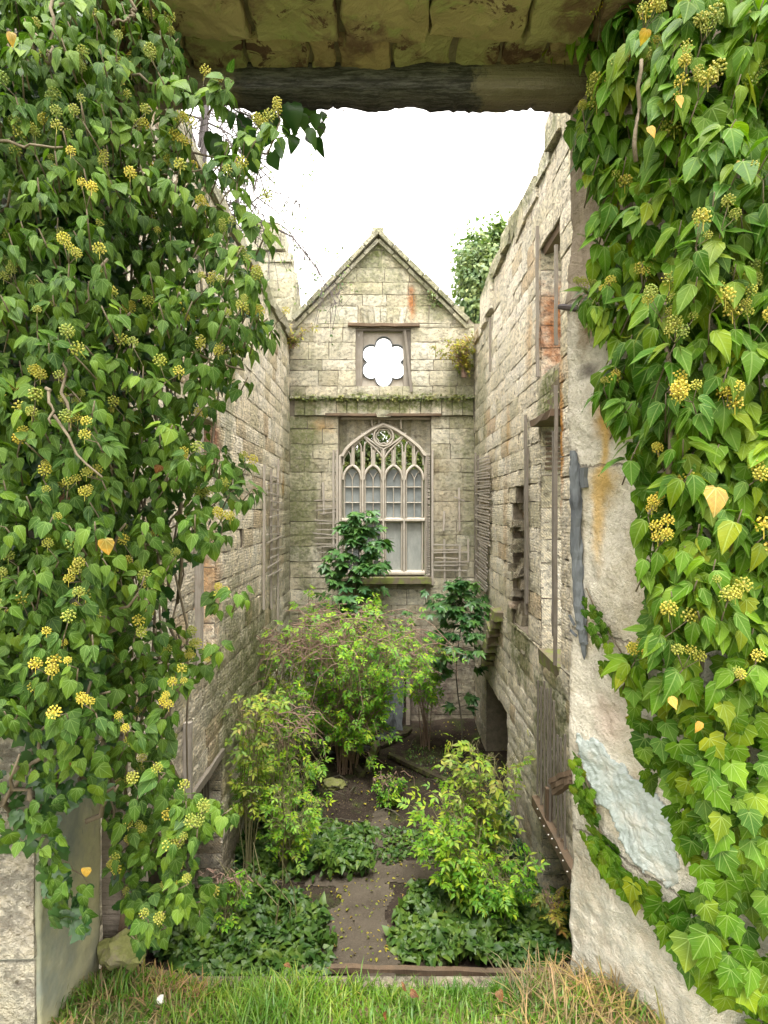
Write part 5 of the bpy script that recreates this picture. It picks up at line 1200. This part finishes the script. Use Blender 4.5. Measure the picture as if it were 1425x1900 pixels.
# ---------------------------------------------------------------- ground plants: nettles and ground ivy
def patch(name, label, pts, n, leaf, T, size, h, kind='stuff', cat='ground cover'):
    cl = Cloud(); ps = []; n0 = 0
    poly_ = [(p.x, p.y) for p in pts]; xs = [p[0] for p in poly_]; ys = [p[1] for p in poly_]
    while len(ps) < n:
        x, y = random.uniform(min(xs), max(xs)), random.uniform(min(ys), max(ys))
        if not inside((x+.28*fbm((x,y,4),3,1.7), y+.28*fbm((x,y,8),3,1.7)), poly_): continue
        hh = h*max(.12, .55+.75*fbm((x,y,2), 3, 1.3)); ps.append((x, y, gh(x,y)+hh*random.uniform(.2,1)**.6))
    ps = np.array(ps); scatter(cl, T, ps, np.array((0,-.4,-.35)), np.array((0,-.3,1)), size*RNG.uniform(.35,1.25,n), 1.0, .5)
    return tag(cl.build(name, M[leaf]), label, cat, kind=kind)
T_NET = [leafT([0,.3,.65,1.0], [(.05,.0),(.33,.2),(.22,.6),(.0,1.0)], .3, .2)]+T_NET0+T_PIN3
F_ = onfloor
patch('nettle_patch', 'dark green nettles left of the path just beyond the grass', [F_(330,1800),F_(300,1700),F_(380,1655),F_(440,1640),F_(520,1672),F_(600,1700),F_(618,1790),F_(600,1830),F_(300,1850)], 3600, 'nettle', T_NET, .12, .42)
patch('nettle_patch', 'dark green nettles right of the path just beyond the grass', [F_(735,1800),F_(722,1740),F_(745,1665),F_(820,1635),F_(940,1650),F_(1060,1680),F_(1075,1800)], 3300, 'nettle', T_NET, .12, .30)
patch('nettle_patch', 'nettles and ground ivy beyond the fork of the path on the left', [F_(470,1620),F_(440,1560),F_(500,1530),F_(560,1525),F_(640,1530),F_(690,1560),F_(680,1620),F_(640,1635)], 3000, 'nettle', T_NET, .12, .36)
patch('ground_ivy', 'low dark ground ivy along the foot of the left wall', [F_(300,1800),F_(420,1650),F_(470,1550),F_(480,1460),F_(430,1440),F_(380,1500),F_(250,1700)], 3000, 'ivyD', T_IVY_J[:1], .06, .15)
patch('ground_ivy', 'low dark ground ivy along the foot of the right wall', [F_(960,1790),F_(900,1640),F_(880,1560),F_(900,1470),F_(960,1480),F_(1040,1620),F_(1080,1800)], 3200, 'ivyD', T_IVY_J[:1], .06, .22)
patch('ground_ivy', 'thin ground ivy between small bush and right wall', [F_(700,1600),F_(690,1540),F_(760,1530),F_(860,1540),F_(880,1600),F_(800,1610)], 1300, 'nettle', T_IVY_J[:1], .05, .10)
patch('ground_ivy', 'ground ivy beneath the left wall elders', [F_(430,1500),F_(500,1440),F_(560,1450),F_(600,1520),F_(540,1540),F_(450,1560)], 1500, 'ivyD', T_IVY_J[:1], .055, .12)
patch('weed_tuft', 'sparse weeds at the foot of the gable wall', [F_(740,1400),F_(880,1395),F_(930,1440),F_(860,1470),F_(760,1440)], 500, 'nettle', T_SMALL, .06, .12)
cl = Cloud(); ps = []
for i in range(1500):
    px, py = random.uniform(480,1000), random.uniform(1360,1790); p = onfloor(px, py, .022); ps.append(p)
ps = np.array(ps); scatter(cl, T_SMALL, ps, np.array((0,-1.0,.1)), np.array((0,0,1.0)), RNG.uniform(.03,.075,len(ps)), .9, .25)
tag(cl.build('fallen_leaves', M['autumn']), 'small yellow leaves fallen over the bare earth and path', 'leaves', kind='stuff')
mb = MB()
for i in range(46):
    p = onfloor(random.choice((random.uniform(430,560), random.uniform(860,1010))), random.uniform(1500,1740)); h = random.uniform(.4,1.3); mb.tube([p, p+Vector((random.uniform(-.08,.08),0,h*.5)), p+Vector((random.uniform(-.3,.3),random.uniform(-.2,.2),h))], [.008,.007,.004], 4)
tag(mb.build('dead_stems', M['gtwig']), 'thin upright dead stems standing among the ground plants', 'stems', kind='stuff')
# twigs on the floor
mb = MB()
for i in range(80):
    p = onfloor(random.uniform(440,1000), random.uniform(1375,1590), .05); a = random.uniform(0,6.28); l = random.uniform(.15,.5); mb.tube([p, p+Vector((math.cos(a)*l*.5, math.sin(a)*l*.5, random.uniform(0,.1))), p+Vector((math.cos(a)*l, math.sin(a)*l, random.uniform(0,.05)))], [.012,.01,.005], 4)
tag(mb.build('twig_litter', M['bark']), 'broken twigs scattered on the earth by the timbers', 'twigs', kind='stuff')
# ---------------------------------------------------------------- trees beyond the walls
def tree(label, base, crown, r, nleaf, leaf, lsize, T=T_SMALL, trunk=.18, name='tree'):
    base = Vector(base); o = empty(name, base, label, 'tree'); st = MB(); c = Vector(crown); top = c+Vector((0,0,r[2]*.5))
    pts = [base.lerp(top, i/7)+Vector((random.uniform(-.08,.08), random.uniform(-.08,.08), 0)) for i in range(8)]; st.tube(pts, [trunk*(1-.11*i) for i in range(8)], 8)
    cl_pts = []
    for i in range(60):
        d = Vector(rnd3(1)[0]); e = c+Vector((d.x*r[0], d.y*r[1], d.z*r[2]))*random.uniform(.45,.95); s_ = pts[random.randint(3,7)]; st.tube([s_, s_.lerp(e,.5)+Vector((0,0,.1)), e], [trunk*.25, trunk*.14, trunk*.04], 5); cl_pts.append(e)
    ps = []
    for i in range(nleaf):
        e = random.choice(cl_pts); q = Vector(RNG.normal(size=3)*.17); ps.append(e+Vector((q.x*r[0], q.y*r[1], q.z*r[2]*.8)))
    cl = Cloud(); ps = np.array(ps); scatter(cl, T, ps, (ps-np.array(c))*.5+DOWN*.6, (ps-np.array(c))/max(r)+np.array((0,-.3,.5)), lsize*RNG.uniform(.6,1.2,len(ps)), .6, .5)
    cl.build('crown', M[leaf], o); st.build('trunk', M['bark'], o); return o
c = P(905,500,16.5); tree('ivy-clad tree rising over the right wall beside the gable', (c.x+.2,16.5,ZB), (c.x,16.5,c.z-.35), (1.0,.8,1.6), 13000, 'treeleaf', .11, T=T_IVY_A)
tree('yellow-green tree behind the gable seen through the window tracery', (-1.2,19.5,ZB), (-1.1,19.5,.9), (2.1,1.0,2.3), 15000, 'backleaf', .17)
tree('light green tree behind the right part of the gable window', (1.8,20.5,ZB), (1.3,20.5,.8), (2.2,1.0,2.3), 14000, 'backleaf', .17)
# bare drooping birch at the upper left
bt = empty('birch_tree', (-4.6,13.5,ZB), 'bare weeping birch with thin drooping twigs against the sky at upper left', 'tree'); st = MB(); tw = MB(); cl = Cloud(); ps = []
st.tube([(-4.6,13.5,ZB),(-4.5,13.5,0),(-4.2,13.5,5),(-3.9,13.5,9.4)], [.2,.17,.12,.05], 8)
limbs = [((330,300),(470,330),(500,470),.03),((350,215),(440,230),(470,330),.028),((420,400),(560,400),(620,560),.03),((380,190),(470,200),(480,300),.025),((360,350),(430,300),(450,210),.02),((330,420),(400,330),(440,200),.02),((480,365),(525,345),(560,378),.016),((400,180),(480,190),(640,205),.02),((470,410),(530,400),(565,470),.02),((420,260),(470,300),(420,390),.02)]
for a, b, c_, r in limbs:
    A_, B_, C_ = P(*a,13.5), P(*b,13.5), P(*c_,13.5); pts = [A_*((1-t)**2)+B_*(2*t*(1-t))+C_*(t*t)+Vector([random.uniform(-.05,.05) for _ in range(3)]) for t in np.linspace(0,1,9)]
    s_ = P(340,300,13.5); st.tube([Vector((-4.1,13.5,pts[0].z-1.0)), pts[0]], [r*1.5, r], 5); st.tube(pts, [r*(1-.75*i/8) for i in range(9)], 5)
    for q in range(16):
        p = random.choice(pts[2:]); l = random.uniform(.3,1.1); dx = random.uniform(-.35,.45)
        tp = [p+Vector((dx*t, random.uniform(-.05,.05), -l*t**1.3+.1*math.sin(t*3)))+Vector((random.uniform(-.03,.03),0,0)) for t in (0,.25,.5,.75,1)]; tw.tube(tp, [.010,.008,.007,.005,.004], 4)
        for _ in range(3): ps.append(tp[random.randint(2,4)])
for q in range(170):
    p = P(random.uniform(330,500), random.uniform(200,430), 13.5+random.uniform(-.5,.5)); a = random.uniform(0,6.28); l = random.uniform(.4,1.3); e = p+Vector((math.cos(a)*l, 0, math.sin(a)*l)); tw.tube([p, p.lerp(e,.5)+Vector((random.uniform(-.1,.1),0,random.uniform(-.1,.1))), e], [.019,.014,.007], 4)
for q in range(60):
    p = P(random.uniform(560,640), random.uniform(470,575), 13.8); a = random.uniform(.3,2.6); l = random.uniform(.2,.6); e = p+Vector((math.cos(a)*l, 0, math.sin(a)*l)); tw.tube([p, e], [.006,.003], 4)
    for _ in range(2): ps.append(e)
ps = np.array(ps+[P(random.choice((480,497,502,562,578,440,455))+random.uniform(-4,4), random.uniform(265,345), 13.5) for _ in range(130)]); scatter(cl, T_SMALL, ps, DOWN, CAM, RNG.uniform(.03,.08,len(ps)), .8, .8)
st.build('limbs', M['birch'], bt); tw.build('twigs', M['birch'], bt); cl.build('leaves', M['treeleaf'], bt)
# ---------------------------------------------------------------- foreground grass
def bladeT(bend, w=.045):
    V = []; n = 4
    for i in range(n):
        t = i/n; ww = w*(1-t*.75); V += [(-ww, t, -bend*t*t), (ww, t, -bend*t*t)]
    V.append((0, 1-.18*bend, -bend)); V = np.array(V); Fq = []
    for i in range(n-1): Fq.append((2*i, 2*i+1, 2*i+3, 2*i+2))
    Fq.append((6, 7, 8, 8)); tri = []
    for a, b, c_, d in Fq:
        tri.append((a,b,c_)); 
        if d != c_: tri.append((a,c_,d))
    return V, np.array(tri), V[:, :2].copy()
T_GR = [bladeT(b) for b in (.1,.3,.55,.85)]
def grassfield(n, region, hfun, mat, name, label, spread=.45):
    cl = Cloud(); ps = []; hs_ = []
    while len(ps) < n:
        x, y = random.uniform(-1.05,.85), random.uniform(1.25,2.2); q = region(x, y)
        if random.random() > q: continue
        ps.append((x, y, lz(x,y)-.005)); hs_.append(hfun(x, y))
    ps = np.array(ps); hs_ = np.array(hs_)*RNG.uniform(.5,1.15,n); a = RNG.uniform(0,6.28,n); sp_ = RNG.uniform(0,spread,n)
    tip = np.stack([np.cos(a)*sp_, np.sin(a)*sp_, np.ones(n)], 1); nr = np.stack([-np.cos(a), -np.sin(a), .3*np.ones(n)], 1)*-1.0
    w_ = RNG.integers(0, 4, n); m = dirs_to_mats(tip, -nr, hs_); m[:, :, 0] *= (RNG.uniform(.05,.11,n)*.85/np.maximum(hs_,.02))[:, None]
    for q in range(4): cl.add(T_GR[q], m[w_ == q], ps[w_ == q])
    return tag(cl.build(name, M[mat]), label, 'grass', kind='stuff')
mid = lambda x: max(0, 1-abs(x+.15)/.85)
dryness = lambda x, y: min(1, max(0, (-.55-x)/.15) + max(0, (x-.38)/.12)) * 1.0
gl = lambda x, y: 1-.6*dryness(x, y)*(.6+.8*fbm((x,y,0),2,4))
grassfield(13000, gl, lambda x, y: (.055+.045*max(0, 1-abs(x+.3)/.35)+.03*fbm((x,y,7),2,5)), 'grass', 'lawn_grass', 'long green grass along the edge of the opening', .6)
grassfield(1500, lambda x, y: .12+dryness(x,y), lambda x, y: .05+.03*dryness(x,y), 'straw', 'dry_grass', 'straw-coloured dry grass at both ends of the turf', 1.1)
grassfield(1500, lambda x, y: 1.0*(x < -.6 or (x > .42 and y > 1.7)), lambda x, y: .07 if x < 0 else .13, 'straw', 'dry_grass', 'tangled dead grass at the foot of the jambs', 1.5)
cl = Cloud(); ps = np.array([(random.uniform(-.6,.4), random.uniform(1.85,2.1), GZ+.05) for _ in range(5)]); scatter(cl, T_IVY_A, ps, np.array((1,0,0)), np.array((0,-.3,1)), np.full(5,.028), 1, .4)
tag(cl.build('fallen_leaves', M['dead']), 'orange dead leaves caught in the foreground grass', 'leaves', kind='stuff')

cl = Cloud(); n = 1500; ps = np.array([(random.uniform(LX, RX), YE-.06-random.uniform(0,.07), gz(741)+random.uniform(-.02,.06)+.05*max(0,fbm((i*.01,0,0),2,3))) for i in range(n)])
ps[:,0] += .1*np.sin(ps[:,0]*9); scatter(cl, T_SMALL, ps, np.array((0,-.5,-.3)), np.array((0,-.6,1)), RNG.uniform(.03,.10,n), .9, .5)
tag(cl.build('ledge_moss', M['mossleaf']), 'moss and small weeds growing along the ledge across the gable wall', 'moss', kind='stuff')
